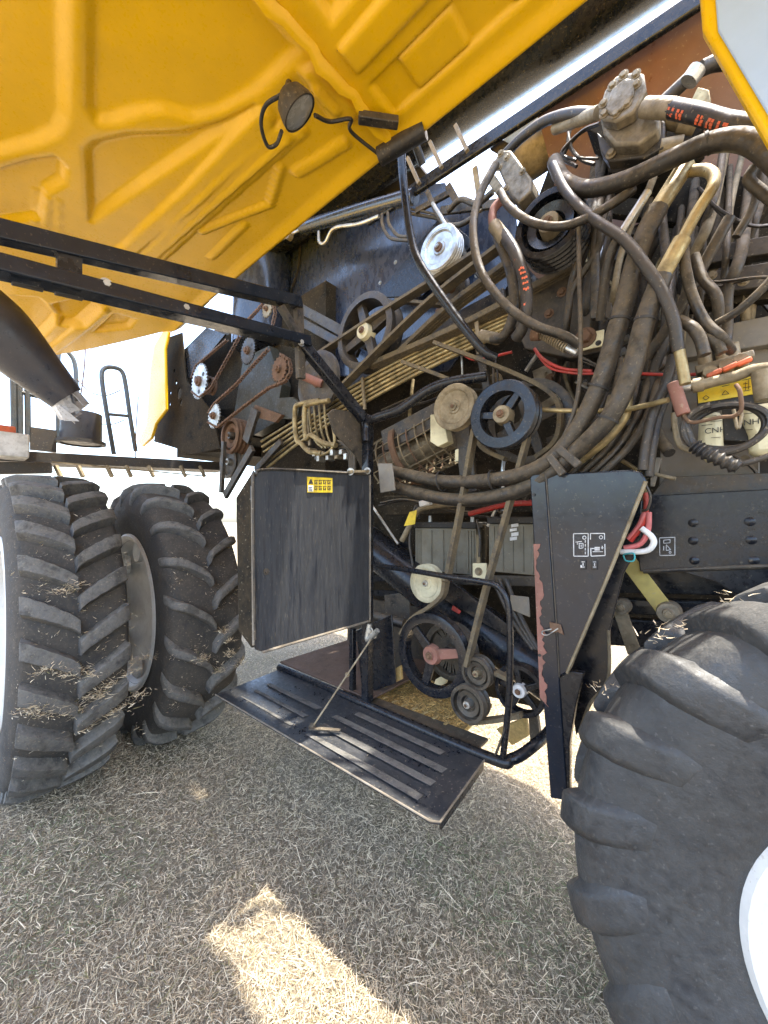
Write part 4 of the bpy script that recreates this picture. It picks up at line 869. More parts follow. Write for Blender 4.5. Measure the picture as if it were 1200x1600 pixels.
for (a, b, wd) in (((945, 905), (1420, 905), 40), ((945, 945), (1420, 960), 22), ((945, 985), (1420, 1010), 40)):
    p, q = A((*a, 2.05)), A((*b, 2.05)); MB().bar(p, q, .06, wpx(wd, p)).build('chassis_beam', M_black, H, bevel=.006)
MB().bar(A((960, 940, 1.88)), A((1200, 952, 1.88)), .02, .02).build('chassis_rod', M_black, H)
MB().bar(A((982, 878, 1.8)), A((1046, 962, 1.8)), .006, .06, up=(.6, 0, 1)).build('yellow_strap', mk('yellow_strap', (.55, .43, .1), .45, dust=.4), H, bevel=.002, label='yellow flat strap below the rail panel')
MB().bar(A((966, 946, 1.8)), A((992, 1022, 1.8)), .006, .05, up=(.6, 0, 1)).build('grey_strap', M_tan, H, bevel=.002)
for px, py, r_ in ((972, 948, .03), (1045, 957, .04)):
    c = A((px, py, 1.79)); MB().lathe([(0, -.03), (r_ * .35, -.03), (r_ * .5, -.02), (r_ * .9, -.02), (r_, 0), (r_, .04), (0, .04)], c, n=20).build('pivot_boss', M_alu, H)
    bolt(H, c + Vector((0, -.03, 0)), r_ * .3)

# ---- hydraulic pump, top right
YP = 1.5
pb = plate('pump', [(936, 178), (942, 205), (960, 226), (1000, 226), (1030, 200), (1030, 165), (1012, 150), (960, 140)], YP + .05, .12, M_alu, H, bevel=.01, label='cast aluminium hydraulic gear pump with bolted cover')
plate('cover', [(935, 172), (944, 142), (962, 118), (996, 110), (1006, 114), (1010, 138), (990, 176), (962, 190), (940, 186)], YP, .045, M_alu, pb, bevel=.008)
plate('cover_boss', [(945, 170), (955, 140), (975, 122), (992, 122), (990, 146), (972, 170), (955, 180)], YP - .01, .01, M_alu, pb, bevel=.006)
for p in ((957, 134), (974, 118), (993, 117), (994, 132), (980, 162), (962, 178), (944, 178), (943, 162)): bolt(pb, A((*p, YP)), .012, mat=M_tan)
plate('flange', [(932, 205), (960, 228), (1000, 222), (1030, 182), (1040, 190), (1038, 230), (1010, 246), (950, 252), (938, 235)], YP + .1, .05, M_blackd, pb, bevel=.006)
for p in ((1004, 196), (1027, 188), (1008, 226), (955, 240)): bolt(pb, A((*p, YP + .09)), .014)
pbod = plate('pump_mount', [(915, 200), (945, 215), (950, 270), (1010, 275), (1050, 250), (1100, 200), (1040, 170)], YP + .22, .15, M_inner, H)
for (a, b, d) in (((1045, 185), (1085, 195), 26), ((1030, 232), (1065, 226), 24), ((1060, 195), (1088, 198), 22)): ferrule(H, (*a, 1.62), (*b, 1.64), d, M_tan, name='hose_coupling')
p2 = plate('small_pump', [(772, 250), (782, 234), (798, 234), (830, 278), (830, 298), (810, 318), (797, 306)], 1.6, .1, M_alu, H, bevel=.008, label='small tan gear pump beside the white gap')
for p in ((782, 240), (792, 246), (780, 262), (816, 268), (791, 294)): bolt(p2, A((*p, 1.6)), .011)
plate('end_plate', [(770, 268), (800, 312), (790, 322), (762, 285)], 1.62, .05, M_tan, p2, bevel=.005)
MB().tube([A((795, 262, 2.15)), A((850, 222, 2.15)), A((890, 190, 2.15))], .13, n=24).build('exhaust_elbow', M_tan, H)
# shaft housing near the top right
hose('steering_cylinder', [(1030, 165, 1.7), (1070, 128, 1.7), (1088, 112, 1.7)], 20, M_blackd, H); ferrule(H, (1076, 128, 1.66), (1090, 108, 1.66), 26, M_steel, name='cylinder_end'); hose('top_hose', [(1095, 108, 1.7), (1120, 98, 1.72), (1160, 95, 1.74)], 22, M_hose, H)
plate('gold_clamp', [(1076, 165), (1090, 135), (1108, 140), (1112, 165), (1095, 160), (1085, 172)], 1.64, .03, M_gold, H)
# ---- rear hood corner, top right
hood = plate('rear_hood', [(1080, -160), (1098, 45), (1208, 235), (1300, 300), (1500, 300), (1500, -160)], 1.2, .03, M_yel, H, bevel=.008, label='yellow edge of the rear hood at the top right corner')
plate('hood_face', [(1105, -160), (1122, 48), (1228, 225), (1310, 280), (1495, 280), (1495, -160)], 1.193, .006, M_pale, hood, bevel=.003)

# ---- hoses, right side
ferrule(H, (1072, 258, 1.56), (1026, 330, 1.52), 26, M_gold, name='hose_ferrule'); 
hose('thick_hose', [(1028, 326, 1.52), (1000, 385, 1.5), (968, 500, 1.49), (935, 605, 1.49), (892, 685, 1.5), (840, 732, 1.52), (770, 750, 1.55), (690, 752, 1.58), (612, 736, 1.6)], 27, M_hose, H, label='thick hose sweeping down from the pump to the door post, upper of two')
hose('zinc_pipe', [(1075, 268, 1.56), (1102, 266, 1.54), (1115, 276, 1.52), (1112, 295, 1.5), (1090, 330, 1.49), (1064, 378, 1.48)], 17, M_gold, H, label='bent yellowish zinc pipe below the pump')
ferrule(H, (1066, 374, 1.48), (1032, 436, 1.47), 25, M_gold, name='hose_ferrule')
hose('thick_hose', [(1034, 432, 1.47), (1008, 500, 1.46), (985, 585, 1.46), (950, 655, 1.47), (900, 705, 1.5), (850, 748, 1.53), (780, 775, 1.56), (700, 780, 1.58), (612, 760, 1.6)], 27, M_hose, H, label='thick hose sweeping down beside its twin, lower of two')
hose('thick_hose', [(866, 252, 1.6), (880, 280, 1.56), (915, 295, 1.53), (975, 282, 1.5), (1045, 250, 1.47), (1100, 226, 1.45), (1150, 218, 1.44), (1190, 232, 1.44), (1240, 280, 1.45)], 28, M_hose, H, label='thick hose arching below the pump to the right edge')
ferrule(H, (1008, 168, 1.52), (1052, 170, 1.5), 26, M_tan, name='hose_ferrule')
h3 = hose('printed_hose', [(1048, 169, 1.5), (1090, 178, 1.48), (1130, 190, 1.47), (1160, 196, 1.46), (1230, 215, 1.46)], 28, M_hoseb, H, label='black pump hose with red print')
h6 = hose('printed_hose', [(786, 366, 1.54), (806, 398, 1.52), (820, 440, 1.52), (823, 480, 1.52), (815, 515, 1.54), (806, 528, 1.56)], 19, M_hoseb, H, label='short curved black hose with red print')
def print_on(hs, pts, Y, n, dpx, side):
    P = spline([A(p, Y) for p in pts], 12); r = hs['_r']; m = MB(); k = len(P)
    for i in range(n):
        a = int((i + .15) * (k - 2) / n); p = P[a]; t = (P[a + 1] - P[a]).normalized(); tow = (CAMP - p).normalized(); tow = (tow - t * tow.dot(t)).normalized(); s_ = t.cross(tow)
        if random.random() < .2: continue
        for q in range(3):
            an = side - .35 + .3 * q; c = p + (tow * math.cos(an) + s_ * math.sin(an)) * (r + .0006) + t * random.uniform(-.003, .003); nn = (tow * math.cos(an) + s_ * math.sin(an))
            m.box(c, t * random.uniform(.003, .0055), t.cross(nn) * r * .13, nn * .0007)
    return lab(m.build('red_print', M_orange, hs, smooth=False), kind='stuff')
print_on(h3, [(1056, 169, 1.497), (1090, 178, 1.48), (1130, 190, 1.47), (1155, 195, 1.46)], 1.5, 14, 28, .5)
print_on(h6, [(798, 385, 1.53), (812, 415, 1.52), (820, 440, 1.52), (822, 475, 1.52), (818, 505, 1.535)], 1.5, 14, 19, 0)
hose('elbow_pipe', [(784, 312, 1.58), (771, 328, 1.56), (770, 348, 1.55), (780, 362, 1.55)], 13, M_redox, H); ferrule(H, (772, 352, 1.545), (790, 376, 1.54), 20, M_tan, name='hose_ferrule')
hose('hose', [(778, 372, 1.58), (795, 415, 1.57), (803, 460, 1.57), (800, 500, 1.57), (786, 526, 1.58), (770, 530, 1.6)], 16, M_hose, H); ferrule(H, (778, 530, 1.6), (752, 524, 1.62), 18, M_tan, name='hose_ferrule')
hose('hose', [(775, 256, 1.56), (752, 300, 1.52), (740, 345, 1.49), (742, 390, 1.48), (755, 430, 1.48), (790, 476, 1.48), (835, 508, 1.5), (880, 524, 1.54), (905, 540, 1.58)], 13, M_hose, H, label='hose looping left of the small pump and down past the belts')
hose('hose', [(782, 300, 1.55), (795, 322, 1.52), (828, 346, 1.5), (875, 354, 1.49), (920, 340, 1.49), (960, 316, 1.5), (990, 296, 1.53)], 13, M_hose, H, label='hose sagging in front of the black multi-groove pulley')
hose('hose', [(864, 258, 1.55), (885, 300, 1.52), (925, 340, 1.49), (975, 374, 1.46), (1008, 415, 1.44), (1034, 455, 1.44), (1052, 500, 1.45), (1060, 548, 1.47)], 17, M_hoseb, H, label='black hose crossing over the two thick hoses')
ferrule(H, (1061, 546, 1.47), (1071, 600, 1.47), 15, M_gold, name='hose_ferrule')
hose('hose', [(1062, 500, 1.5), (1082, 512, 1.48), (1094, 530, 1.48), (1101, 555, 1.48)], 17, M_hose, H); hose('hose', [(1092, 532, 1.52), (1108, 528, 1.5), (1122, 540, 1.5), (1128, 552, 1.5)], 15, M_hose, H)
hose('hose', [(1074, 345, 1.54), (1068, 390, 1.52), (1078, 450, 1.5), (1100, 500, 1.5), (1128, 528, 1.5), (1142, 548, 1.58)], 15, M_hose, H); hose('hose', [(1220, 420, 1.5), (1185, 458, 1.5), (1150, 488, 1.52), (1120, 505, 1.54)], 12, M_hose, H)
hose('hose', [(1085, 400, 1.6), (1098, 435, 1.58), (1118, 460, 1.56), (1122, 490, 1.58), (1116, 520, 1.62), (1110, 570, 1.75)], 15, M_hose, H); hose('hose', [(1140, 340, 1.6), (1118, 380, 1.6), (1085, 440, 1.62), (1050, 500, 1.66), (1010, 560, 1.7)], 16, M_hose, H)
hose('hose', [(1180, 260, 1.5), (1170, 280, 1.5), (1190, 300, 1.5), (1230, 330, 1.5)], 16, M_hose, H); hose('hose', [(1150, 370, 1.55), (1178, 320, 1.55), (1190, 260, 1.54)], 12, M_hose, H)
hose('thin_cable', [(904, 340, 1.5), (905, 430, 1.49), (907, 520, 1.48), (905, 600, 1.48), (893, 655, 1.49), (872, 700, 1.5)], 7, M_hose, H)
hose('zinc_pipe', [(981, 560, 1.6), (981, 600, 1.6), (980, 640, 1.6), (970, 662, 1.6), (945, 690, 1.6), (905, 722, 1.62)], 13, M_gold, H, label='bent zinc pipe behind the thick hoses'); hose('zinc_pipe', [(838, 640, 1.6), (900, 642, 1.6), (975, 640, 1.58), (1044, 625, 1.52)], 8, M_gold, H)
hose('cable_bundle', [(1052, 555, 1.58), (1040, 600, 1.58), (1022, 640, 1.58), (1010, 690, 1.57), (1004, 735, 1.56)], 14, M_hoseb, H); hose('cable_bundle', [(1060, 560, 1.6), (1046, 610, 1.6), (1030, 650, 1.6), (1020, 700, 1.58), (1014, 745, 1.57)], 12, M_hoseb, H)
hose('red_wire', [(835, 545, 1.72), (850, 562, 1.7), (880, 576, 1.7), (925, 580, 1.7)], 5, M_red, H); hose('red_wire', [(838, 552, 1.72), (860, 575, 1.7), (895, 583, 1.7), (930, 584, 1.7)], 4, M_red, H); hose('red_wire', [(720, 552, 1.72), (745, 562, 1.72), (800, 550, 1.74)], 4, M_red, H); hose('red_wire', [(1000, 584, 1.7), (1060, 586, 1.7), (1100, 584, 1.68)], 5, M_red, H)
ferrule(H, (1012, 300, 1.5), (966, 372, 1.48), 13, M_steel, name='hose_ferrule'); hose('hose', [(970, 366, 1.48), (955, 395, 1.5), (945, 440, 1.54), (938, 500, 1.6)], 14, M_hose, H)
random.seed(11)
for k in range(26):
    x = random.uniform(915, 1190); y = random.uniform(280, 470); dx = random.uniform(-70, 30); Yh = random.uniform(1.68, 1.95)
    hose('hose', [(x - dx * .5, y - 110, Yh + .35), (x, y, Yh), (x + dx * .3 + random.uniform(-14, 14), y + 60, Yh), (x + dx * .8, y + 120, Yh + .02), (x + dx, y + 190, Yh + .05), (x + dx * 1.2, y + 260, Yh + .4)], random.uniform(8, 17), random.choice([M_hose, M_hose, M_hoseb, M_tan]), H, n=8, seg=5)
for k in range(7):
    x = 880 + k * 16; hose('hose', [(x + 60, 560, 1.66 + .02 * k), (x + 40, 640, 1.66), (x + 5, 700, 1.64), (x - 40, 745, 1.62), (x - 60, 780, 1.64)], random.uniform(7, 12), random.choice([M_hose, M_hoseb]), H, n=8, seg=5)
for (a, b) in (((858, 712), (880, 742)), ((872, 700), (905, 728))):
    MB().bar(A((*a, 1.48)), A((*b, 1.48)), .03, .02, up=(0, 1, 0)).build('hose_clamp', M_blackd, H, bevel=.005)
# spring tensioner, valve plate, coupling
sp = MB(); p, q = A((842, 520, 1.58)), A((886, 545, 1.58)); d = q - p; n_ = d.normalized(); u = n_.cross(Vector((0, 1, 0))).normalized(); v = n_.cross(u)
sp.tube([p + d * (i / 90) + (u * math.cos(i * .9) + v * math.sin(i * .9)) * .016 for i in range(91)], .004, n=6, smooth=False); sp.build('tension_spring', M_tan, H, label='tan coil spring tensioner behind the thin cable')
ferrule(H, (832, 522, 1.58), (845, 522, 1.58), 20, M_rusty, name='spring_seat'); ferrule(H, (884, 543, 1.58), (902, 552, 1.58), 10, M_steel, name='spring_rod')
plate('cream_plate', [(885, 528), (944, 514), (942, 540), (890, 552)], 1.7, .01, M_cream, H); bolt(H, A((915, 528, 1.7)), .03, mat=M_rusty); bolt(H, A((935, 536, 1.7)), .008, mat=M_ink)
gp = plate('gearbox_plate', [(840, 440), (900, 405), (955, 470), (960, 545), (890, 560), (820, 545), (800, 500)], 1.8, .06, M_blackd, H, bevel=.006)
for p_ in ((878, 457), (858, 490), (924, 443)): bolt(gp, A((*p_, 1.8)), .016, mat=M_rusty)
plate('angle_bracket', [(922, 488), (930, 470), (955, 472), (960, 505), (946, 495), (922, 498)], 1.66, .03, M_blackd, H)
for (a, b, wd, Y) in (((1100, 405), (1420, 350), 26, 1.85), ((1090, 450), (1420, 400), 34, 1.84), ((1060, 480), (1420, 430), 20, 1.88), ((940, 300), (1200, 330), 60, 2.1), ((1060, 545), (1420, 480), 40, 1.9)):
    p, q = A((*a, Y)), A((*b, Y)); MB().bar(p, q, .05, wpx(wd, p)).build('frame_channel', M_inner if wd in (60, 20) else M_blackd if wd != 40 else M_grey, H, bevel=.004)
for p_ in ((1162, 440), (1135, 452), (1112, 431)): bolt(H, A((*p_, 1.80)), .012)

# ---- valve block, label and hanging cable coil
YV = 1.62
vbk = plate('valve_bank', [(1085, 572), (1178, 545), (1180, 556), (1088, 584)], YV, .06, M_alu, H, bevel=.004, label='bank of three valves with orange-red handles')
plate('valve_body', [(1090, 585), (1172, 560), (1174, 600), (1090, 612)], YV + .03, .05, M_blackd, vbk)
for px, py in ((1110, 584), (1135, 574), (1157, 566)):
    c = A((px, py, YV)); MB().lathe([(0, -.03), (.018, -.03), (.022, 0), (.022, .03), (0, .03)], c, n=14).build('valve_stem', M_tan, vbk)
    MB().bar(A((px - 6, py + 5, YV - .035)), A((px + 18, py - 6, YV - .035)), .014, .02, up=(0, 1, 0)).build('valve_handle', M_orange, vbk, bevel=.004)
for px, py in ((1100, 562), (1128, 556), (1143, 548)): ferrule(vbk, (px, py - 10, YV + .02), (px + 4, py + 14, YV + .02), 18, M_tan, name='valve_port')
mf = hose('manifold_pipe', [(1072, 604, YV - .05), (1100, 600, YV - .05), (1150, 588, YV - .05), (1175, 578, YV - .05), (1240, 570, YV - .05)], 17, M_tan, H, smooth=False, label='horizontal brass-coloured manifold below the orange-red handles')
ferrule(mf, (1083, 603, YV - .051), (1100, 600, YV - .051), 22, M_tan, name='nut'); ferrule(mf, (1060, 607, YV - .05), (1080, 604, YV - .05), 16, M_steel, name='coupling'); ferrule(mf, (1190, 580, YV - .06), (1196, 625, YV - .06), 26, M_tan, name='elbow')
lb = plate('instruction_label', [(1090, 612), (1181, 586), (1182, 615), (1091, 630)], YV + .02, .003, M_stick, H, bevel=0, label='yellow instruction label under the manifold')
Q = [ln(1098, 622, 1103, 618, .8), ln(1103, 618, 1108, 621, .8), ln(1108, 621, 1103, 625, .8), ln(1103, 625, 1098, 622, .8), ln(1128, 617, 1133, 610, .8), ln(1133, 610, 1139, 615, .8), ln(1139, 615, 1128, 617, .8), ln(1128, 604, 1140, 601, .8), ln(1160, 594, 1174, 591, .8), ln(1161, 600, 1168, 599, .8), ln(1165, 597, 1165, 610, .8), ln(1170, 593, 1170, 608, .8), ln(1161, 606, 1173, 604, .8), ln(1162, 611, 1173, 609, .8)]
ymark(lb, Q, YV + .0185, M_ink)
plate('label_backing', [(1088, 610), (1186, 584), (1188, 630), (1090, 642)], YV + .026, .01, M_ink, H)
t_ = MB().tube([A((1052, 598, YV - .09)), A((1068, 648, YV - .09))], wpx(9, A((1060, 620, 1.55))), n=16, smooth=False); gripo = t_.build('hook_grip', M_redox, H, bevel=.003, label='reddish round grip on a bent steel hook')
hose('hook_rod', [(1066, 640, YV - .09), (1072, 655, YV - .09), (1085, 660, YV - .1), (1125, 652, YV - .11), (1146, 650, YV - .12), (1158, 640, YV - .13), (1156, 612, YV - .13), (1150, 601, YV - .12)], 6, M_rusty, gripo, n=8)
hose('hook_rod', [(1146, 640, YV - .1), (1153, 670, YV - .11), (1160, 645, YV - .1)], 5, M_tan, gripo, n=8)
# white containers behind the coil
for (poly, lx, ly) in (([(1092, 646), (1128, 640), (1132, 715), (1100, 722), (1090, 690)], 1118, 676), ([(1150, 634), (1420, 600), (1420, 700), (1180, 712), (1172, 704), (1170, 680)], 1168, 664)):
    t_ = plate('filter_canister', poly, YV + .1, .1, M_cream, H, bevel=.02, label='cream printed canister behind the coil, %s one' % ('left' if lx < 1150 else 'right'))
    cu = bpy.data.curves.new('print', 'FONT'); cu.body = 'CNH'; cu.size = .026; cu.extrude = .0004; cu.align_x = 'CENTER'
    tmp = bpy.data.objects.new('tmp', cu); COL.objects.link(tmp); dg = bpy.context.evaluated_depsgraph_get(); me = bpy.data.meshes.new_from_object(tmp.evaluated_get(dg)); bpy.data.objects.remove(tmp)
    o = bpy.data.objects.new('print', me); COL.objects.link(o); me.materials.clear(); me.materials.append(M_ink); o.rotation_euler = (R_(90), 0, 0); o.location = A((lx, ly, YV + .0985)); 
    o.parent = t_
    ymark(t_, [ln(lx - 22, ly - 11, lx - 5, ly - 13, .8), ln(lx - 8, ly - 17, lx + 10, ly - 19, .7), ln(lx - 6, ly - 26, lx + 2, ly - 27, .7), ln(lx - 7, ly + 8, lx + 8, ly + 7, .7)], YV + .0985, M_ink)
plate('gap_shade_sheet', [(1128, 640), (1170, 632), (1172, 690), (1131, 688)], YV + .13, .1, M_ink, H)  # black sheet standing for the shade between the two canisters
coil = []
c0 = A((1133, 668, YV - .07))
cr = wpx(47, c0)
m = MB(); P = []
for i in range(0, 80):
    a = 2 * math.pi * i / 30 + 1.9; rr = cr * (1.02 - .0022 * i + .03 * math.sin(i * .6)); P.append(c0 + Vector((math.cos(a) * rr * 1.08, -.012 + .0006 * i, math.sin(a) * rr * .82 + .004 * math.sin(i * .45))))
co = m.tube(P, .0095, n=8, seg=2).build('cable_coil', M_hoseb, None); lab(co, 'coil of black cable hanging on the hook in front of the cream canisters', 'cable')
WLOC[co.name] = Vector((0, 0, 0))
hose('cable_tail', [(1068, 645, YV - .08), (1075, 670, YV - .08), (1082, 690, YV - .08), (1095, 702, YV - .09), (1150, 722, YV - .09), (1170, 722, YV - .09), (1240, 700, YV - .08)], 9, M_hoseb, co)
m = MB(); pw = [A((1085, 696, YV - .09)), A((1100, 706, YV - .095)), (A((1125, 718, YV - .1))), A((1155, 731, YV - .1))]
m.tube(pw, lambda t: .019 + .004 * math.sin(t * 50), n=12, seg=16).build('taped_sleeve', M_hoseb, co)
hose('drain_hose', [(1053, 645, YV - .02), (1055, 670, YV - .02), (1062, 695, YV - .02), (1082, 706, YV - .02)], 8, M_tan, H); hose('pipe_stub', [(1020, 665, 1.75), (1034, 690, 1.7), (1046, 708, 1.66)], 16, M_hose, H)
plate('corner_bracket', [(1016, 714), (1034, 715), (1022, 760), (1016, 760)], 1.72, .02, M_grey, H); hose('pin', [(1024, 740, 1.7), (1036, 744, 1.7), (1056, 748, 1.7)], 6, M_tan, H)
fl = plate('framed_label', [(1185, 716), (1280, 706), (1280, 740), (1185, 744)], 1.915, .002, M_inkw, H, bevel=0); plate('label_face', [(1187, 718), (1280, 708), (1280, 738), (1187, 742)], 1.9135, .001, M_ink, fl, bevel=0)

# ---- far left: ladder platform, rails
XPf = -4.75
plt = MB().bar(at(-60, 712, X=-4.95), at(345, 731, X=-4.75), .35, .10).build('ladder_platform', M_plat, H, bevel=.006, label='dark ladder platform above the front wheels')
MB().bar(at(-80, 733, X=-4.6), at(80, 731, X=-4.6), .12, .10).build('platform_lip', M_plat, H, bevel=.006)
for px in (95, 130, 175, 205, 240, 290, 320):
    MB().bar(at(px, 745, X=-4.55), at(px - 8, 728, X=-4.6), .03, .03).build('platform_bracket', M_tan, plt)
MB().bar(at(82, 722, X=-4.5), at(320, 744, X=-4.5), .03, .012).build('tan_strip', M_tan, plt)
def rail(name, pts, X, d=6.5, parent=H): return MB().tube([at(x, y, X=X) for x, y in pts], wpx(d, at(*pts[0], X=X)) / 2, n=10).build(name, M_rail, parent)
hr = rail('hand_rail', [(178, 710), (166, 640), (159, 590), (163, 576), (176, 574), (190, 580), (196, 600), (203, 650), (212, 705)], -5.0); rail('cross_bar', [(167, 647), (200, 650)], -5.0, 5, hr)
hr['label'] = 'hoop-shaped hand rail on the ladder platform'
hr2 = rail('hand_rail', [(91, 690), (92, 545), (108, 552), (118, 575), (120, 640)], -5.2); rail('cross_bar', [(92, 590), (118, 594)], -5.2, 5, hr2)
hr2['label'] = 'hand rail behind the torn sleeve'
for x in (20, 30, 42): rail('ladder_post', [(x, 560), (x + 2, 690)], -5.0, 8)
rail('ladder_bar', [(30, 612), (92, 628)], -5.0, 7)
MB().bar(at(47, 685, X=-5.0), at(88, 690, X=-5.0), .05, .22).build('toe_board', M_plat, H)
def hang(pts, X): return MB().tube([at(x, y, X=X) for x, y in pts], .006, n=5).build('hanging_chain', M_rusty, H)
hang([(120, 592), (140, 612), (165, 618), (188, 610)], -5.1); hang([(216, 620), (212, 680), (212, 730)], -4.7); hang([(150, 662), (175, 663), (195, 656)], -5.1); hang([(134, 520), (132, 570), (126, 620)], -4.6)
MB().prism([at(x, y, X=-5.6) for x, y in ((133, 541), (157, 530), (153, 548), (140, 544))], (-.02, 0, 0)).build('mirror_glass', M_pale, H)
bk = at(127, 694, X=-4.85); bw = wpx(26, bk)
b = MB().lathe([(0, .01), (bw, .01), (bw * 1.02, .02), (bw, wpx(48, bk)), (bw * .93, wpx(48, bk)), (bw * .93, .03), (0, .03)], bk, (0, 0, 1), n=32).build('bucket', M_sleeve, None); lab(b, 'dark grey round bucket standing on the ladder platform', 'bucket'); WLOC[b.name] = Vector()
MB().lathe([(bw, 0), (bw * 1.22, 0), (bw * 1.22, .03), (bw, .03)], bk, (0, 0, 1), n=32).build('base_ring', M_plat, b)
# torn sleeve
XS = -3.0
P = [at(-260, 330, X=XS), at(-90, 452, X=XS), at(-10, 512, X=XS), at(50, 570, X=XS), at(104, 622, X=XS)]
sr = wpx(50, P[2])
s_ = MB().tube(P, lambda t: sr * (1.1 - .2 * t - .75 * max(0, t - .5) ** 1.1), n=28, seg=8, cap=False).build('torn_sleeve', M_sleeve, None); lab(s_, 'dark grey fabric sleeve with a torn silvery end hanging at the left', 'sleeve'); WLOC[s_.name] = Vector()
m = MB(); e0 = P[-1]; er = sr * .52; dd = (P[-1] - P[-2]).normalized(); u = dd.cross(Vector((1, 0, 0))).normalized(); v = dd.cross(u)
for i in range(11):
    a = 2 * math.pi * i / 11; a2 = a + random.uniform(.5, .8); l = random.uniform(.02, .13); rr_ = random.uniform(.6, 1)
    q0 = e0 + (u * math.cos(a) + v * math.sin(a)) * er - dd * .03; q1 = e0 + (u * math.cos(a2) + v * math.sin(a2)) * er - dd * .03; mm = (q0 + q1) / 2
    ax_ = e0 + dd * l; q2 = ax_ + (q1 - e0) * rr_ + Vector((0, random.uniform(-.03, .03), random.uniform(-.04, .01))); q3 = ax_ + (q0 - e0) * rr_ * random.uniform(.6, 1) + Vector((0, random.uniform(-.03, .03), random.uniform(-.05, .01)))
    m.prism([q0, q1, q2, q3], (.002, .002, .002))
m.build('torn_end', M_silver, s_, smooth=False)
# white box with an orange lid item on the platform edge
wb = at(2, 696, X=-4.5); bx = MB().box(wb, (.13, 0, 0), (0, .16, 0), (0, 0, .1)).build('plastic_box', M_wht, None, bevel=.01); lab(bx, 'white plastic box at the left edge of the platform', 'box'); WLOC[bx.name] = Vector()
MB().box(wb + Vector((0, -.02, .13)), (.08, 0, 0), (0, .1, 0), (0, 0, .03)).build('orange_item', M_orange, bx, bevel=.01)

# ---- small wiring and ties
random.seed(5)
for pts in ([(420, 700, 1.86), (500, 640, 1.86), (600, 600, 1.87), (700, 545, 1.88), (790, 500, 1.9)], [(600, 640, 1.9), (660, 622, 1.88), (720, 600, 1.87), (800, 600, 1.9)], [(640, 330, 1.95), (700, 350, 1.95), (740, 420, 1.95), (800, 470, 1.93)], [(770, 560, 1.8), (775, 600, 1.78), (768, 650, 1.8)], [(900, 560, 1.75), (960, 580, 1.74), (1010, 590, 1.72), (1060, 560, 1.7)], [(590, 790, 1.9), (640, 775, 1.9), (720, 800, 1.92), (800, 800, 1.9)], [(1090, 290, 1.7), (1130, 330, 1.68), (1190, 350, 1.68), (1260, 330, 1.66)], [(1060, 420, 1.7), (1110, 445, 1.68), (1190, 430, 1.66), (1260, 440, 1.66)], [(930, 250, 1.66), (905, 240, 1.68), (890, 215, 1.7), (888, 190, 1.72)], [(900, 250, 1.7), (880, 235, 1.7), (905, 205, 1.68), (935, 190, 1.62)]):
    for k in range(2):
        hose('wire', [(p[0] + random.uniform(-5, 5), p[1] + random.uniform(-6, 6) + k * 5, p[2] + .02 * k) for p in pts], random.uniform(3, 5.5), random.choice([M_hoseb, M_hose]), H, n=6, seg=5)
for (px, py, Yt, d) in ((968, 500, 1.49, 29), (1008, 500, 1.46, 29), (935, 605, 1.49, 29), (950, 655, 1.47, 29), (770, 750, 1.55, 30), (1106, 224, 1.45, 30), (690, 752, 1.58, 30)):
    c = A((px, py, Yt)); MB().lathe([(wpx(d, c) / 2, -.004), (wpx(d, c) / 2 + .003, -.004), (wpx(d, c) / 2 + .003, .004), (wpx(d, c) / 2, .004), (wpx(d, c) / 2, -.004)], c, {968: (.25, 0, 1), 1008: (.25, 0, 1), 935: (.5, 0, 1), 950: (.55, 0, 1)}.get(px, (1, 0, .1)), n=20).build('cable_tie', M_ink, H)
ferrule(H, (868, 200, 1.66), (935, 176, 1.56), 17, M_tan, name='hose_ferrule')
hose('hose', [(930, 178, 1.58), (890, 178, 1.6), (850, 190, 1.64), (815, 215, 1.68), (790, 240, 1.72)], 15, M_hoseb, H, label='black hose running from the pump to the left')

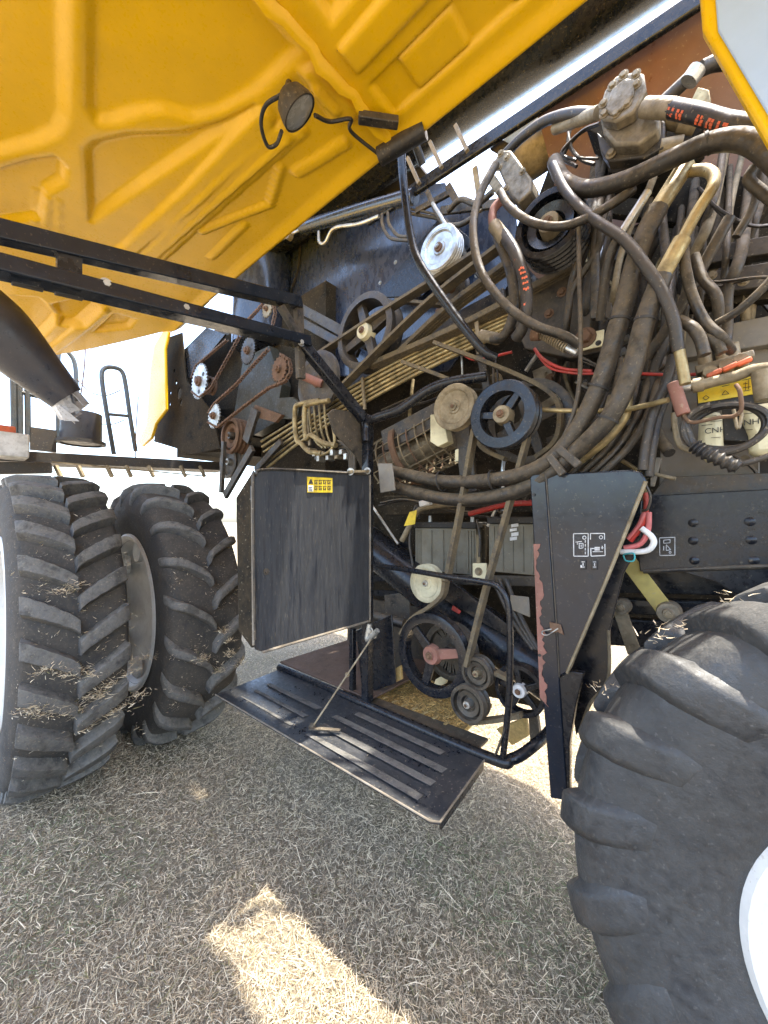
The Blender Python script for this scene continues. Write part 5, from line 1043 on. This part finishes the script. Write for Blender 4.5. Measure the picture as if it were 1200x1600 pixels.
# ---- brackets, thin lines and bolts between and behind the hoses
random.seed(23)
for k in range(80):
    px = random.uniform(560, 1190) if k < 46 else random.uniform(860, 1190); py = random.uniform(320, 720)
    if px < 760 and py < 460: continue
    Yb = random.uniform(1.88, 2.3); p = A((px, py, Yb)); t = random.choice(['strip', 'angle', 'line', 'line', 'boss'])
    if t == 'strip':
        q = A((px + random.uniform(-60, 60), py + random.uniform(20, 70), Yb)); o = MB().bar(p, q, random.uniform(.03, .06), .006, up=(0, 1, .2)).build('bracket', random.choice([M_blackd, M_tan, M_grey, M_rusty]), H, bevel=.002); bolt(o, p * .85 + q * .15 + Vector((0, -.005, 0)), .01)
    elif t == 'angle':
        m = MB(); m.box(p, (.05, 0, .01), (0, .003, 0), (-.008, 0, .04)); m.box(p + Vector((0, .03, -.04)), (.05, 0, .01), (0, .03, 0), (0, 0, .003)); o = m.build('angle_bracket', random.choice([M_blackd, M_tan]), H, bevel=.002); bolt(o, p + Vector((.02, -.004, 0)), .011)
    elif t == 'line':
        d1, d2 = random.uniform(-50, 50), random.uniform(-40, 60)
        hose('thin_line', [(px, py, Yb), (px + d1, py + 30, Yb - .03), (px + d1 * 1.2, py + 70, Yb - .02), (px + d1 + d2, py + 120, Yb)], random.uniform(3.5, 7), random.choice([M_gold, M_tan, M_hose, M_steel]), H, n=6, seg=5)
    else:
        MB().lathe([(0, -.05), (.014, -.05), (.016, -.04), (.016, -.01), (.04, -.01), (.045, 0), (0, 0)], p, n=14).build('boss', random.choice([M_rusty, M_tan, M_blackd]), H)

# ---- fittings crossing the bright gap under the top rail
for (a, b, wd, mt) in (((700, 290), (722, 330), 10, M_blackd), ((742, 262), (752, 330), 8, M_tan), ((688, 330), (780, 318), 12, M_blackd), ((650, 330), (705, 300), 9, M_blackd), ((772, 225), (800, 240), 16, M_inner)):
    p, q = A((*a, 1.95)), A((*b, 1.95)); MB().bar(p, q, .02, wpx(wd, p)).build('gap_bracket', mt, H, bevel=.003)
hose('hose', [(700, 330, 1.9), (720, 312, 1.88), (745, 318, 1.86), (770, 300, 1.84)], 9, M_hose, H); hose('hose', [(668, 300, 1.88), (690, 345, 1.86), (715, 352, 1.86), (740, 340, 1.86)], 8, M_hose, H)
hose('thin_line', [(676, 318, 1.86), (690, 340, 1.85), (702, 362, 1.84)], 6, M_steel, H, n=8)

pts = [on_tyre(random.uniform(30, 230), random.uniform(780, 1210), .965) for _ in range(70)]
lab(straw_clump('straw_on_tyre', pts, H, 7, (.008, .03, .02), (.01, .03)), 'fine straw bits scattered in the tread of the outer front tyre')
pts = [on_tyre(random.uniform(262, 380), random.uniform(800, 1120), .965, -3.48) for _ in range(50)]
lab(straw_clump('straw_on_tyre', pts, H, 7, (.008, .03, .02), (.01, .03)), 'fine straw bits scattered in the tread of the inner front tyre')
pts = [Vector((.425 + .80 * math.cos(R_(a)), y_, .755 + .80 * math.sin(R_(a)))) for a, y_ in ((112, 1.3), (120, 1.36), (131, 1.32), (134, 1.3), (150, 1.3))]
lab(straw_clump('straw_on_tyre', pts, H, 16, (.02, .03, .01), (.01, .035)), 'few straws lying on top of the rear tyre')
